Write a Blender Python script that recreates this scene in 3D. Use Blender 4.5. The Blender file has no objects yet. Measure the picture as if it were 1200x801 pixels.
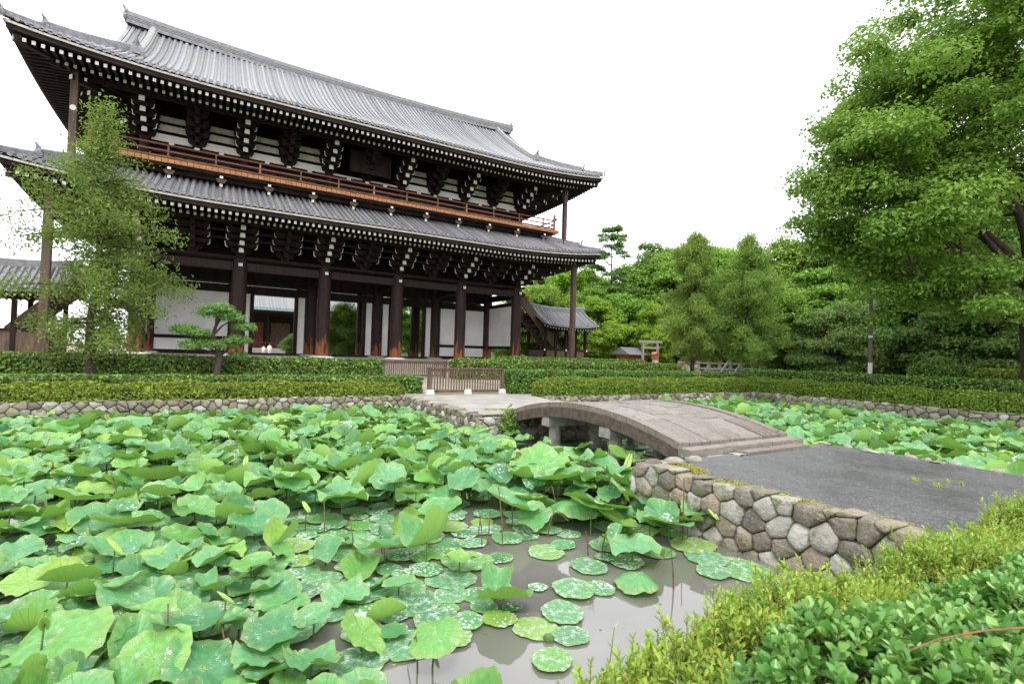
import bpy, math, random
import numpy as np
from mathutils import Vector, Matrix
C = bpy.context.scene
col = C.collection
PI = math.pi
rad = math.radians
# ---------------------------------------------------------------- camera, world, sun, exposure
CAM = np.array([3.7312, -36.0841, 0.6078])
F, YAW, PITCH, ROLL = 592.3 / 1200 * 36, 0.536237, 0.023048, 0.0302125
def cam_axes():
    cy, sy, cp, sp = math.cos(YAW), math.sin(YAW), math.cos(PITCH), math.sin(PITCH)
    f = np.array([sy * cp, cy * cp, sp]); r = np.array([cy, -sy, 0.0]); u = np.cross(r, f)
    c, s = math.cos(ROLL), math.sin(ROLL)
    return c * r + s * u, -s * r + c * u, f
RX, UX, FX = cam_axes()
cd = bpy.data.cameras.new("camera"); cam = bpy.data.objects.new("camera", cd); col.objects.link(cam)
cd.sensor_width = 36; cd.lens = F; cd.clip_start = 0.05; cd.clip_end = 2000
cam.matrix_world = Matrix(((RX[0], UX[0], -FX[0], CAM[0]), (RX[1], UX[1], -FX[1], CAM[1]), (RX[2], UX[2], -FX[2], CAM[2]), (0, 0, 0, 1)))
cd.dof.use_dof = True; cd.dof.focus_distance = 9.0; cd.dof.aperture_fstop = 2.8
C.camera = cam
C.render.resolution_x, C.render.resolution_y = 1024, 683

SUN_EL, SUN_AZ = rad(58), rad(200)     # high, behind the camera (azimuth clockwise from +Y)
w = bpy.data.worlds.new("World"); C.world = w; w.use_nodes = True
nt = w.node_tree; nt.nodes.clear()
sky = nt.nodes.new('ShaderNodeTexSky'); sky.sky_type = 'NISHITA'; sky.sun_disc = False
sky.sun_elevation = SUN_EL; sky.sun_rotation = SUN_AZ
tc = nt.nodes.new('ShaderNodeTexCoord'); nz = nt.nodes.new('ShaderNodeTexNoise'); nz.inputs['Scale'].default_value = 2.2; nz.inputs['Detail'].default_value = 5
rmp = nt.nodes.new('ShaderNodeValToRGB')
rmp.color_ramp.elements[0].position = .3; rmp.color_ramp.elements[0].color = (9.6, 9.85, 10.4, 1)
rmp.color_ramp.elements[1].position = .72; rmp.color_ramp.elements[1].color = (11.8, 11.8, 11.9, 1)
mx = nt.nodes.new('ShaderNodeMix'); mx.data_type = 'RGBA'; mx.inputs[0].default_value = .93
bg = nt.nodes.new('ShaderNodeBackground'); bg.inputs[1].default_value = 0.12
wo = nt.nodes.new('ShaderNodeOutputWorld')
nt.links.new(tc.outputs['Generated'], nz.inputs['Vector']); nt.links.new(nz.outputs['Fac'], rmp.inputs[0])
nt.links.new(sky.outputs[0], mx.inputs[6]); nt.links.new(rmp.outputs[0], mx.inputs[7])
nt.links.new(mx.outputs[2], bg.inputs[0]); nt.links.new(bg.outputs[0], wo.inputs[0])
sd = bpy.data.lights.new("sun", 'SUN'); sd.energy = 1.35; sd.angle = rad(16); sd.color = (1, .97, .92)
so = bpy.data.objects.new("sun", sd); col.objects.link(so)
sv = Vector((math.sin(SUN_AZ) * math.cos(SUN_EL), math.cos(SUN_AZ) * math.cos(SUN_EL), math.sin(SUN_EL)))
so.rotation_euler = sv.to_track_quat('Z', 'Y').to_euler(); so.location = (0, -40, 60)
C.view_settings.view_transform = 'Standard'; C.view_settings.look = 'None'
C.view_settings.exposure = 0.9; C.view_settings.gamma = 1; C.view_settings.use_curve_mapping = False
C.render.engine = 'CYCLES'
C.cycles.max_bounces = 7; C.cycles.diffuse_bounces = 3; C.cycles.glossy_bounces = 3
C.cycles.transmission_bounces = 4; C.cycles.transparent_max_bounces = 6
try: C.cycles.use_denoising = True
except Exception: pass

def ray(x, y):
    return FX + (x - 600) / 592.3 * RX - (y - 400.5) / 592.3 * UX
def hitz(x, y, z):
    d = ray(x, y); t = (z - CAM[2]) / d[2]; return CAM + t * d
def at(x, dist):
    d = ray(x, 410).copy(); d[2] = 0; d /= np.linalg.norm(d); p = CAM + d * dist; return float(p[0]), float(p[1])
def project(P):
    d = np.asarray(P, float) - CAM; z = d @ FX
    return 600 + 592.3 * (d @ RX) / z, 400.5 - 592.3 * (d @ UX) / z, z

# ---------------------------------------------------------------- materials
def new_mat(name):
    m = bpy.data.materials.new(name); m.use_nodes = True; n = m.node_tree; n.nodes.clear()
    out = n.nodes.new('ShaderNodeOutputMaterial'); return m, n, out
def node(n, t, **k):
    x = n.nodes.new(t)
    for a, b in k.items(): setattr(x, a, b)
    return x
def ramp(n, stops):
    r = node(n, 'ShaderNodeValToRGB'); e = r.color_ramp.elements
    while len(e) < len(stops): e.new(.5)
    for q, (p, c) in zip(e, stops):
        q.position = p; q.color = (c[0], c[1], c[2], 1) if hasattr(c, '__len__') else (c, c, c, 1)
    return r
def mat(name, c1, c2=None, scale=4, rough=.7, bump=.3, bscale=None, spec=.4, detail=6, stretch=None, bdist=.02, rr=None, extra=None):
    m, n, out = new_mat(name); L = n.links.new
    p = node(n, 'ShaderNodeBsdfPrincipled'); p.inputs['Roughness'].default_value = rough
    p.inputs['Specular IOR Level'].default_value = spec
    t = node(n, 'ShaderNodeTexCoord'); mp = node(n, 'ShaderNodeMapping'); L(t.outputs['Object'], mp.inputs[0])
    if stretch: mp.inputs['Scale'].default_value = stretch
    z = node(n, 'ShaderNodeTexNoise'); z.inputs['Scale'].default_value = scale; z.inputs['Detail'].default_value = detail
    L(mp.outputs[0], z.inputs['Vector'])
    c2 = c2 or tuple(v * .6 for v in c1)
    r = ramp(n, [(.33, c2), (.67, c1)]); L(z.outputs['Fac'], r.inputs[0])
    last = r.outputs[0]
    if extra: last = extra(n, last, t, mp)
    L(last, p.inputs['Base Color'])
    if rr:
        r2 = ramp(n, [(.35, rr[0]), (.65, rr[1])]); L(z.outputs['Fac'], r2.inputs[0]); L(r2.outputs[0], p.inputs['Roughness'])
    if bump:
        z2 = node(n, 'ShaderNodeTexNoise'); z2.inputs['Scale'].default_value = bscale or scale * 6; z2.inputs['Detail'].default_value = 5
        L(mp.outputs[0], z2.inputs['Vector'])
        b = node(n, 'ShaderNodeBump'); b.inputs['Strength'].default_value = bump; b.inputs['Distance'].default_value = bdist
        L(z2.outputs['Fac'], b.inputs['Height']); L(b.outputs[0], p.inputs['Normal'])
    L(p.outputs[0], out.inputs[0]); return m
def mixc(n, fac, a, b):
    x = node(n, 'ShaderNodeMix', data_type='RGBA')
    if hasattr(fac, 'links'): n.links.new(fac, x.inputs[0])
    else: x.inputs[0].default_value = fac
    for v, i in ((a, 6), (b, 7)):
        if hasattr(v, 'links'): n.links.new(v, x.inputs[i])
        else: x.inputs[i].default_value = (*v, 1)
    return x.outputs[2]
def leafmat(name, cols, rough=.5, trans=.25, nscale=.6, spec=.3, tcol=None, big=.5):
    m, n, out = new_mat(name); L = n.links.new
    p = node(n, 'ShaderNodeBsdfPrincipled'); p.inputs['Roughness'].default_value = rough
    p.inputs['Specular IOR Level'].default_value = spec
    g = node(n, 'ShaderNodeNewGeometry'); t = node(n, 'ShaderNodeTexCoord')
    z = node(n, 'ShaderNodeTexNoise'); z.inputs['Scale'].default_value = nscale; z.inputs['Detail'].default_value = 3
    L(t.outputs['Object'], z.inputs['Vector'])
    oi = node(n, 'ShaderNodeObjectInfo')
    a = node(n, 'ShaderNodeMath', operation='MULTIPLY'); L(g.outputs['Random Per Island'], a.inputs[0]); a.inputs[1].default_value = 1 - big
    b = node(n, 'ShaderNodeMath', operation='MULTIPLY'); L(z.outputs['Fac'], b.inputs[0]); b.inputs[1].default_value = big * 1.1
    s = node(n, 'ShaderNodeMath', operation='ADD'); L(a.outputs[0], s.inputs[0]); L(b.outputs[0], s.inputs[1])
    k = len(cols); r = ramp(n, [(.12 + .76 * i / (k - 1), c) for i, c in enumerate(cols)]); L(s.outputs[0], r.inputs[0])
    hs = node(n, 'ShaderNodeHueSaturation')
    mr = node(n, 'ShaderNodeMapRange'); L(oi.outputs['Random'], mr.inputs[0]); mr.inputs[3].default_value = .485; mr.inputs[4].default_value = .515
    L(mr.outputs[0], hs.inputs['Hue']); L(r.outputs[0], hs.inputs['Color'])
    L(hs.outputs[0], p.inputs['Base Color'])
    tr = node(n, 'ShaderNodeBsdfTranslucent')
    L(mixc(n, .5, hs.outputs[0], tcol or (.18, .30, .03)), tr.inputs[0])
    mxs = node(n, 'ShaderNodeMixShader'); mxs.inputs[0].default_value = trans
    L(p.outputs[0], mxs.inputs[1]); L(tr.outputs[0], mxs.inputs[2]); L(mxs.outputs[0], out.inputs[0]); return m

M = {}
def colfoot(n, last, t, mp):      # bare reddish wood where the stain has weathered off the column feet
    L = n.links.new
    sp = node(n, 'ShaderNodeSeparateXYZ'); L(t.outputs['Object'], sp.inputs[0])
    z = node(n, 'ShaderNodeTexNoise'); z.inputs['Scale'].default_value = 2.2
    mp2 = node(n, 'ShaderNodeMapping'); mp2.inputs['Scale'].default_value = (2.5, 2.5, .35); L(t.outputs['Object'], mp2.inputs[0]); L(mp2.outputs[0], z.inputs[0])
    a = node(n, 'ShaderNodeMath', operation='MULTIPLY_ADD'); L(z.outputs['Fac'], a.inputs[0]); a.inputs[1].default_value = 2.6
    b = node(n, 'ShaderNodeMath', operation='MULTIPLY'); L(sp.outputs[2], b.inputs[0]); b.inputs[1].default_value = -.5; L(b.outputs[0], a.inputs[2])
    r = ramp(n, [(.25, 0.0), (.62, 1.0)]); L(a.outputs[0], r.inputs[0])
    return mixc(n, r.outputs[0], last, (.22, .075, .032))
M['wood'] = mat('dark_stained_timber', (.028, .017, .013), (.012, .0075, .0065), 3, .65, .25, 40, stretch=(1, 1, .25), spec=.15)
M['woodshade'] = mat('eave_shade_timber', (.010, .006, .005), (.005, .003, .003), 3, .8, .2, spec=.04)  # darker copy of the timber, shade under the eaves put into its colour
M['column'] = mat('column_timber', (.038, .021, .017), (.021, .012, .010), 3, .6, .25, 40, stretch=(3, 3, .3), extra=colfoot, spec=.22)
M['post'] = mat('weathered_post_timber', (.115, .07, .05), (.05, .033, .026), 3, .6, .3, 30, stretch=(4, 4, .3))
M['white'] = mat('white_gesso_paint', (.80, .79, .75), (.66, .65, .60), 2.5, .75, .1)
M['plaster'] = mat('white_plaster', (.82, .80, .77), (.72, .70, .67), .8, .85, .08)
M['dimwhite'] = mat('eave_shaded_white', (.60, .59, .50), (.42, .42, .34), 5, .8, .1)  # white with the dimness under the eaves put into its colour
def lichen(n, last, t, mp):
    z = node(n, 'ShaderNodeTexNoise'); z.inputs['Scale'].default_value = .9; z.inputs['Detail'].default_value = 8; n.links.new(t.outputs['Object'], z.inputs[0])
    r = ramp(n, [(.5, 0.0), (.72, .55)]); n.links.new(z.outputs['Fac'], r.inputs[0])
    g = node(n, 'ShaderNodeNewGeometry'); rr = ramp(n, [(0, .75), (1, 1.25)]); n.links.new(g.outputs['Random Per Island'], rr.inputs[0])
    x = node(n, 'ShaderNodeMix', data_type='RGBA', blend_type='MULTIPLY'); x.inputs[0].default_value = 1
    n.links.new(mixc(n, r.outputs[0], last, (.20, .185, .16)), x.inputs[6]); n.links.new(rr.outputs[0], x.inputs[7]); return x.outputs[2]
M['tile'] = mat('grey_clay_tile', (.26, .262, .28), (.12, .122, .135), 9, .45, .35, 60, spec=.5, rr=(.36, .6), extra=lichen)
M['tiledark'] = mat('grey_ridge_tile', (.235, .235, .25), (.12, .12, .13), 5, .45, .5, 30, spec=.5)
M['tilepale'] = mat('pale_lichened_ridge_tile', (.30, .30, .29), (.19, .19, .19), 7, .6, .4, 30)
M['edge'] = mat('pale_eave_board', (.52, .50, .45), (.36, .34, .31), 5, .6, .2)
M['orange'] = mat('orange_cypress_boards', (.56, .26, .11), (.33, .125, .05), 3, .6, .3, 20, stretch=(.6, 4, 4))
M['orangedk'] = mat('brown_cypress_boards', (.27, .12, .055), (.08, .04, .022), 2.2, .6, .3, 20, stretch=(.5, 3, 3))
M['rail'] = mat('reddish_railing_timber', (.25, .085, .055), (.12, .045, .032), 3, .5, .2, 30, stretch=(.5, 4, 4))
M['granite'] = mat('pale_granite', (.33, .31, .28), (.19, .18, .165), 7, .75, .4, 60)
def stonevar(n, last, t, mp):
    L = n.links.new
    g = node(n, 'ShaderNodeNewGeometry')
    r = ramp(n, [(0, (.38, .36, .32)), (.15, (.19, .155, .125)), (.28, (.28, .25, .20)), (.42, (.50, .48, .44)), (.54, (.12, .10, .085)), (.66, (.29, .235, .17)), (.8, (.19, .165, .13)), (.9, (.36, .34, .29))])
    r.color_ramp.interpolation = 'CONSTANT'; L(g.outputs['Random Per Island'], r.inputs[0])
    c = mixc(n, .68, last, r.outputs[0])
    z = node(n, 'ShaderNodeTexNoise'); z.inputs['Scale'].default_value = 34; z.inputs['Detail'].default_value = 9; L(t.outputs['Object'], z.inputs[0])
    r2 = ramp(n, [(.56, 0.0), (.72, .5)]); L(z.outputs['Fac'], r2.inputs[0])
    c = mixc(n, r2.outputs[0], c, (.42, .42, .38))
    z3 = node(n, 'ShaderNodeTexNoise'); z3.inputs['Scale'].default_value = 7; z3.inputs['Detail'].default_value = 8; L(t.outputs['Object'], z3.inputs[0])
    r3 = ramp(n, [(.53, 0.0), (.66, .8)]); L(z3.outputs['Fac'], r3.inputs[0])
    return mixc(n, r3.outputs[0], c, (.13, .135, .045))
M['fieldstone'] = mat('field_stone', (.225, .20, .165), (.075, .065, .05), 9, .8, 1, 22, extra=stonevar, bdist=.03)
M['mortar'] = mat('dark_wall_gap', (.075, .066, .048), (.035, .032, .022), 12, .95, .5)
def bridgevar(n, last, t, mp):
    g = node(n, 'ShaderNodeNewGeometry'); L = n.links.new
    oi = node(n, 'ShaderNodeObjectInfo')
    r = ramp(n, [(0, (.22, .185, .16)), (.25, (.115, .085, .075)), (.5, (.27, .235, .205)), (.75, (.14, .11, .10)), (1, (.21, .175, .145))]); L(oi.outputs['Random'], r.inputs[0])
    c = mixc(n, .55, last, r.outputs[0])
    z = node(n, 'ShaderNodeTexNoise'); z.inputs['Scale'].default_value = 14; z.inputs['Detail'].default_value = 9; L(t.outputs['Object'], z.inputs[0])
    r2 = ramp(n, [(.56, 0.0), (.70, .55)]); L(z.outputs['Fac'], r2.inputs[0])
    c = mixc(n, r2.outputs[0], c, (.36, .35, .31))
    z3 = node(n, 'ShaderNodeTexNoise'); z3.inputs['Scale'].default_value = 3.3; z3.inputs['Detail'].default_value = 8; L(t.outputs['Object'], z3.inputs[0])
    r3 = ramp(n, [(.56, 0.0), (.70, .6)]); L(z3.outputs['Fac'], r3.inputs[0])
    return mixc(n, r3.outputs[0], c, (.13, .12, .06))
M['bridgestone'] = mat('weathered_bridge_stone', (.18, .145, .125), (.085, .066, .056), 6, .42, .5, 45, spec=.6, rr=(.22, .5), extra=bridgevar)
M['beamstone'] = mat('brown_stained_beam_stone', (.12, .085, .068), (.05, .036, .030), 7, .7, .7, 40)
def gravelx(n, last, t, mp):
    v = node(n, 'ShaderNodeTexVoronoi'); v.inputs['Scale'].default_value = 64; n.links.new(t.outputs['Object'], v.inputs[0])
    sx = node(n, 'ShaderNodeSeparateColor'); n.links.new(v.outputs['Color'], sx.inputs[0])
    r = ramp(n, [(0, (.022, .022, .025)), (.55, (.07, .07, .073)), (.82, (.14, .14, .135)), (.96, (.40, .39, .36))]); n.links.new(sx.outputs[0], r.inputs[0])
    return mixc(n, .42, last, r.outputs[0])
M['asphalt'] = mat('wet_asphalt', (.092, .09, .092), (.055, .055, .058), 1.3, .42, .7, 160, spec=.5, extra=gravelx, bdist=.008, rr=(.33, .55))
M['gravel'] = mat('pale_path_gravel', (.36, .345, .315), (.24, .23, .21), 1.5, .6, .6, 120, bdist=.008)
M['soil'] = mat('sandy_ground', (.32, .29, .23), (.20, .18, .13), .8, .9, .5, 40)
M['moss'] = mat('yellow_green_moss', (.40, .37, .05), (.18, .19, .04), 11, .95, 1, 60, bdist=.03)
M['fence'] = mat('weathered_brown_fence_wood', (.15, .095, .062), (.065, .042, .03), 4, .7, .4, 40, stretch=(3, 3, .4))
M['concrete'] = mat('pale_concrete', (.66, .66, .64), (.5, .5, .48), 6, .85, .2)
M['bark'] = mat('dark_bark', (.075, .055, .04), (.028, .021, .016), 8, .9, .8, 30, stretch=(2, 2, .5))
M['barkbrown'] = mat('brown_bark', (.14, .10, .07), (.05, .036, .026), 8, .9, .8, 30, stretch=(2, 2, .5))
M['pole'] = mat('brown_utility_pole', (.16, .11, .085), (.08, .055, .045), 2, .7, .2, 30, stretch=(3, 3, .4))
M['polelt'] = mat('pale_pole_top', (.62, .62, .62), (.5, .5, .5), 4, .6, .1)
M['red'] = mat('faded_red_timber', (.20, .05, .035), (.10, .03, .022), 3, .7, .2)
M['orangebox'] = mat('orange_painted_box', (.42, .14, .05), (.3, .09, .03), 3, .5, .1)
M['hill'] = mat('wooded_hillside', (.06, .10, .03), (.02, .035, .012), .3, 1, 0)
M['stalk'] = mat('dry_brown_stalk', (.22, .14, .07), (.10, .055, .03), 10, .8, .3)
M['stem'] = mat('green_lotus_stem', (.10, .20, .05), (.06, .11, .03), 10, .6, .3)
M['twig'] = mat('brown_twig', (.24, .12, .055), (.12, .06, .03), 20, .7, .3)
M['copper'] = mat('green_copper_gutter', (.25, .40, .36), (.18, .30, .27), 6, .6, .1)

M['maple'] = leafmat('maple_leaves', [(.05, .11, .022), (.10, .20, .03), (.17, .28, .045)], .5, .3, .35, tcol=(.22, .38, .03))
M['zelkova'] = leafmat('broadleaf_crown_leaves', [(.075, .165, .025), (.16, .31, .045), (.27, .44, .075)], .5, .4, .35, tcol=(.22, .36, .04))
M['olive'] = leafmat('olive_conifer_sprays', [(.075, .12, .028), (.145, .215, .05), (.24, .32, .085)], .8, .4, .8, tcol=(.30, .36, .05), spec=.1)
M['olive2'] = leafmat('fresh_green_conifer_sprays', [(.11, .19, .04), (.20, .33, .07), (.31, .46, .11)], .8, .4, .8, tcol=(.30, .42, .07), spec=.1)
M['pineleaf'] = leafmat('pine_needles', [(.10, .20, .05), (.18, .34, .08), (.28, .46, .12)], .55, .3, 2, tcol=(.1, .25, .03))
M['bgA'] = leafmat('distant_mid_green_leaves', [(.10, .20, .03), (.19, .34, .05), (.29, .45, .08)], .7, .3, .25, tcol=(.25, .36, .05), spec=.15)  # distant leaf greens brightened in place of haze over the far trees
M['bgB'] = leafmat('distant_bright_leaves', [(.13, .27, .03), (.24, .43, .05), (.36, .54, .075)], .7, .3, .25, tcol=(.32, .48, .05), spec=.15)
M['bgC'] = leafmat('distant_dark_leaves', [(.06, .14, .04), (.12, .24, .055), (.20, .34, .08)], .7, .3, .3, tcol=(.12, .22, .04), spec=.15)
M['bgD'] = leafmat('layered_maple_leaves', [(.09, .18, .06), (.17, .29, .08), (.26, .39, .10)], .6, .35, .5, tcol=(.2, .38, .06), spec=.2)
M['azalea'] = leafmat('azalea_hedge_leaves', [(.07, .12, .016), (.155, .235, .03), (.26, .35, .05)], .6, .25, 1.6, tcol=(.34, .38, .03), spec=.2, big=.35)
M['boxhedge'] = leafmat('clipped_hedge_leaves', [(.16, .13, .05), (.045, .11, .018), (.12, .26, .035), (.27, .42, .08)], .5, .25, 1.2, tcol=(.2, .36, .04), spec=.3, big=.3)
M['hcore'] = mat('hedge_twig_shadow', (.028, .040, .012), (.012, .018, .006), 12, 1, 0)  # dark green standing in for the shade inside hedges and shrubs
M['azfront'] = leafmat('foreground_azalea_leaves', [(.13, .24, .03), (.25, .40, .05), (.42, .56, .10), (.50, .50, .12)], .5, .35, 3, tcol=(.36, .52, .06), spec=.3, big=.4)
M['gloss'] = leafmat('glossy_shrub_leaves', [(.05, .15, .025), (.105, .26, .05), (.185, .36, .08), (.31, .46, .11)], .3, .2, 3, tcol=(.2, .42, .04), spec=.5, big=.35)
M['redleaf'] = leafmat('yellowed_old_leaf', [(.40, .17, .05), (.46, .32, .08)], .5, .3, 3)

def lotusmat(name, drops):
    m, n, out = new_mat(name); L = n.links.new
    p = node(n, 'ShaderNodeBsdfPrincipled'); p.inputs['Specular IOR Level'].default_value = .45
    g = node(n, 'ShaderNodeNewGeometry'); t = node(n, 'ShaderNodeTexCoord'); oi = node(n, 'ShaderNodeObjectInfo')
    a = node(n, 'ShaderNodeMath', operation='ADD'); L(g.outputs['Random Per Island'], a.inputs[0]); L(oi.outputs['Random'], a.inputs[1])
    f = node(n, 'ShaderNodeMath', operation='FRACT'); L(a.outputs[0], f.inputs[0])
    r = ramp(n, [(0, (.045, .18, .07)), (.25, (.075, .26, .10)), (.5, (.12, .335, .14)), (.72, (.10, .31, .085)), (.88, (.15, .37, .08)), (1, (.26, .44, .07))]); L(f.outputs[0], r.inputs[0])
    z = node(n, 'ShaderNodeTexNoise'); z.inputs['Scale'].default_value = 6; z.inputs['Detail'].default_value = 5; L(t.outputs['Object'], z.inputs[0])
    r2 = ramp(n, [(.3, (.75, .75, .72)), (.7, (1.2, 1.15, 1.15))]); L(z.outputs['Fac'], r2.inputs[0])
    mm = node(n, 'ShaderNodeMix', data_type='RGBA', blend_type='MULTIPLY'); mm.inputs[0].default_value = 1; L(r.outputs[0], mm.inputs[6]); L(r2.outputs[0], mm.inputs[7])
    uv = node(n, 'ShaderNodeUVMap'); sp = node(n, 'ShaderNodeSeparateXYZ'); L(uv.outputs[0], sp.inputs[0])
    an = node(n, 'ShaderNodeMath', operation='MULTIPLY'); L(sp.outputs[0], an.inputs[0]); an.inputs[1].default_value = PI * 20
    sn = node(n, 'ShaderNodeMath', operation='SINE'); L(an.outputs[0], sn.inputs[0])
    ab = node(n, 'ShaderNodeMath', operation='ABSOLUTE'); L(sn.outputs[0], ab.inputs[0])
    vein = ramp(n, [(0, 1.0), (.2, 0.0)]); L(ab.outputs[0], vein.inputs[0])
    cen = ramp(n, [(0, 1.0), (.06, .3), (.16, 0.0)]); L(sp.outputs[1], cen.inputs[0])
    c = mixc(n, cen.outputs[0], mm.outputs[2], (.35, .45, .14))
    vm = node(n, 'ShaderNodeMath', operation='MULTIPLY'); L(vein.outputs[0], vm.inputs[0]); vm.inputs[1].default_value = .42
    c = mixc(n, vm.outputs[0], c, (.30, .52, .20))
    # yellow or browned rims of ageing leaves
    z5 = node(n, 'ShaderNodeTexNoise'); z5.inputs['Scale'].default_value = 3; L(t.outputs['Object'], z5.inputs[0])
    rim = node(n, 'ShaderNodeMath', operation='MULTIPLY_ADD'); L(z5.outputs['Fac'], rim.inputs[0]); rim.inputs[1].default_value = .55; L(sp.outputs[1], rim.inputs[2])
    rimr = ramp(n, [(.5, 0.0), (1, 0.0)]); e = rimr.color_ramp.elements; e[0].position = .97 / 1.3; e[1].position = 1.0; e[1].color = (.35, .35, .35, 1)
    sc = node(n, 'ShaderNodeMath', operation='MULTIPLY'); L(rim.outputs[0], sc.inputs[0]); sc.inputs[1].default_value = 1 / 1.3; L(sc.outputs[0], rimr.inputs[0])
    c = mixc(n, rimr.outputs[0], c, (.34, .38, .10))
    # rain drops standing on the leaf, their white sky glint painted into the colour
    vo = node(n, 'ShaderNodeTexVoronoi'); vo.inputs['Scale'].default_value = 24 if drops else 24; L(t.outputs['Object'], vo.inputs[0])
    z3 = node(n, 'ShaderNodeTexNoise'); z3.inputs['Scale'].default_value = 3.2; z3.inputs['Detail'].default_value = 3; L(t.outputs['Object'], z3.inputs[0])
    th = node(n, 'ShaderNodeMath', operation='MULTIPLY_ADD'); L(z3.outputs['Fac'], th.inputs[0]); th.inputs[1].default_value = 1.7; th.inputs[2].default_value = -.42 if drops else -.68
    df = node(n, 'ShaderNodeMath', operation='SUBTRACT'); L(th.outputs[0], df.inputs[0]); L(vo.outputs['Distance'], df.inputs[1])
    dr = ramp(n, [(0, 0.0), (.10, 1.0)]); L(df.outputs[0], dr.inputs[0])
    bf = node(n, 'ShaderNodeMath', operation='SUBTRACT'); bf.inputs[0].default_value = 1; L(g.outputs['Backfacing'], bf.inputs[1])
    dm = node(n, 'ShaderNodeMath', operation='MULTIPLY'); L(dr.outputs[0], dm.inputs[0]); L(bf.outputs[0], dm.inputs[1])
    df2 = node(n, 'ShaderNodeMath', operation='MULTIPLY'); L(dm.outputs[0], df2.inputs[0]); df2.inputs[1].default_value = .8
    c = mixc(n, df2.outputs[0], c, (.62, .72, .66))
    c = mixc(n, g.outputs['Backfacing'], c, (.23, .40, .09))
    L(c, p.inputs['Base Color'])
    rg = node(n, 'ShaderNodeMapRange'); L(dm.outputs[0], rg.inputs[0]); rg.inputs[3].default_value = .42; rg.inputs[4].default_value = .08; L(rg.outputs[0], p.inputs['Roughness'])
    h = node(n, 'ShaderNodeMath', operation='MULTIPLY_ADD'); L(dm.outputs[0], h.inputs[0]); h.inputs[1].default_value = 1; L(vm.outputs[0], h.inputs[2])
    b = node(n, 'ShaderNodeBump'); b.inputs['Strength'].default_value = .7; b.inputs['Distance'].default_value = .012; L(h.outputs[0], b.inputs['Height']); L(b.outputs[0], p.inputs['Normal'])
    tr = node(n, 'ShaderNodeBsdfTranslucent'); tr.inputs[0].default_value = (.32, .60, .09, 1)
    ms = node(n, 'ShaderNodeMixShader'); ms.inputs[0].default_value = .14; L(p.outputs[0], ms.inputs[1]); L(tr.outputs[0], ms.inputs[2]); L(ms.outputs[0], out.inputs[0])
    return m
M['lotus'] = lotusmat('lotus_leaf', False); M['pad'] = lotusmat('rain_beaded_lotus_leaf', True)
def watermat():
    m, n, out = new_mat('muddy_pond_water'); L = n.links.new
    p = node(n, 'ShaderNodeBsdfPrincipled'); p.inputs['Roughness'].default_value = .035; p.inputs['IOR'].default_value = 1.62
    p.inputs['Specular IOR Level'].default_value = .8
    t = node(n, 'ShaderNodeTexCoord'); z = node(n, 'ShaderNodeTexNoise'); z.inputs['Scale'].default_value = .7; z.inputs['Detail'].default_value = 4; L(t.outputs['Object'], z.inputs[0])
    r = ramp(n, [(.3, (.12, .115, .10)), (.7, (.16, .155, .14))]); L(z.outputs['Fac'], r.inputs[0]); L(r.outputs[0], p.inputs['Base Color'])
    z2 = node(n, 'ShaderNodeTexNoise'); z2.inputs['Scale'].default_value = 3.5; L(t.outputs['Object'], z2.inputs[0])
    b = node(n, 'ShaderNodeBump'); b.inputs['Strength'].default_value = .06; b.inputs['Distance'].default_value = .02; L(z2.outputs['Fac'], b.inputs['Height']); L(b.outputs[0], p.inputs['Normal'])
    L(p.outputs[0], out.inputs[0]); return m
M['water'] = watermat()

# ---------------------------------------------------------------- mesh helpers
ORG = {}
def link(o, parent=None):
    col.objects.link(o)
    if parent is not None: o.parent = parent
    return o
def thing(name, label, cat, loc=(0, 0, 0), group=None):
    o = bpy.data.objects.new(name, None); link(o); o.location = loc; o.empty_display_size = .2
    o['label'] = label; o['category'] = cat
    if group: o['group'] = group
    ORG[o.name] = Vector(loc); return o
def tag(o, label, cat, group=None, kind=None):
    o['label'] = label; o['category'] = cat
    if group: o['group'] = group
    if kind: o['kind'] = kind
    return o
def origin_of(p):
    while p is not None and p.name not in ORG: p = p.parent
    return ORG[p.name] if p is not None else Vector((0, 0, 0))
def np_mesh(name, v, f, mats, mi=None, smooth=False):
    me = bpy.data.meshes.new(name); v = np.asarray(v, np.float32)
    if isinstance(f, np.ndarray):
        k = f.shape[1]; nf = len(f); me.vertices.add(len(v)); me.vertices.foreach_set('co', v.ravel())
        me.loops.add(nf * k); me.loops.foreach_set('vertex_index', f.astype(np.int32).ravel())
        me.polygons.add(nf); me.polygons.foreach_set('loop_start', np.arange(0, nf * k, k, dtype=np.int32)); me.polygons.foreach_set('loop_total', np.full(nf, k, np.int32))
        me.update(calc_edges=True)
    else:
        me.from_pydata(v.tolist(), [], f); me.update()
    for m in mats: me.materials.append(M[m])
    if mi is not None: me.polygons.foreach_set('material_index', np.asarray(mi, np.int32))
    if smooth: me.polygons.foreach_set('use_smooth', np.ones(len(me.polygons), bool))
    return me
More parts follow.
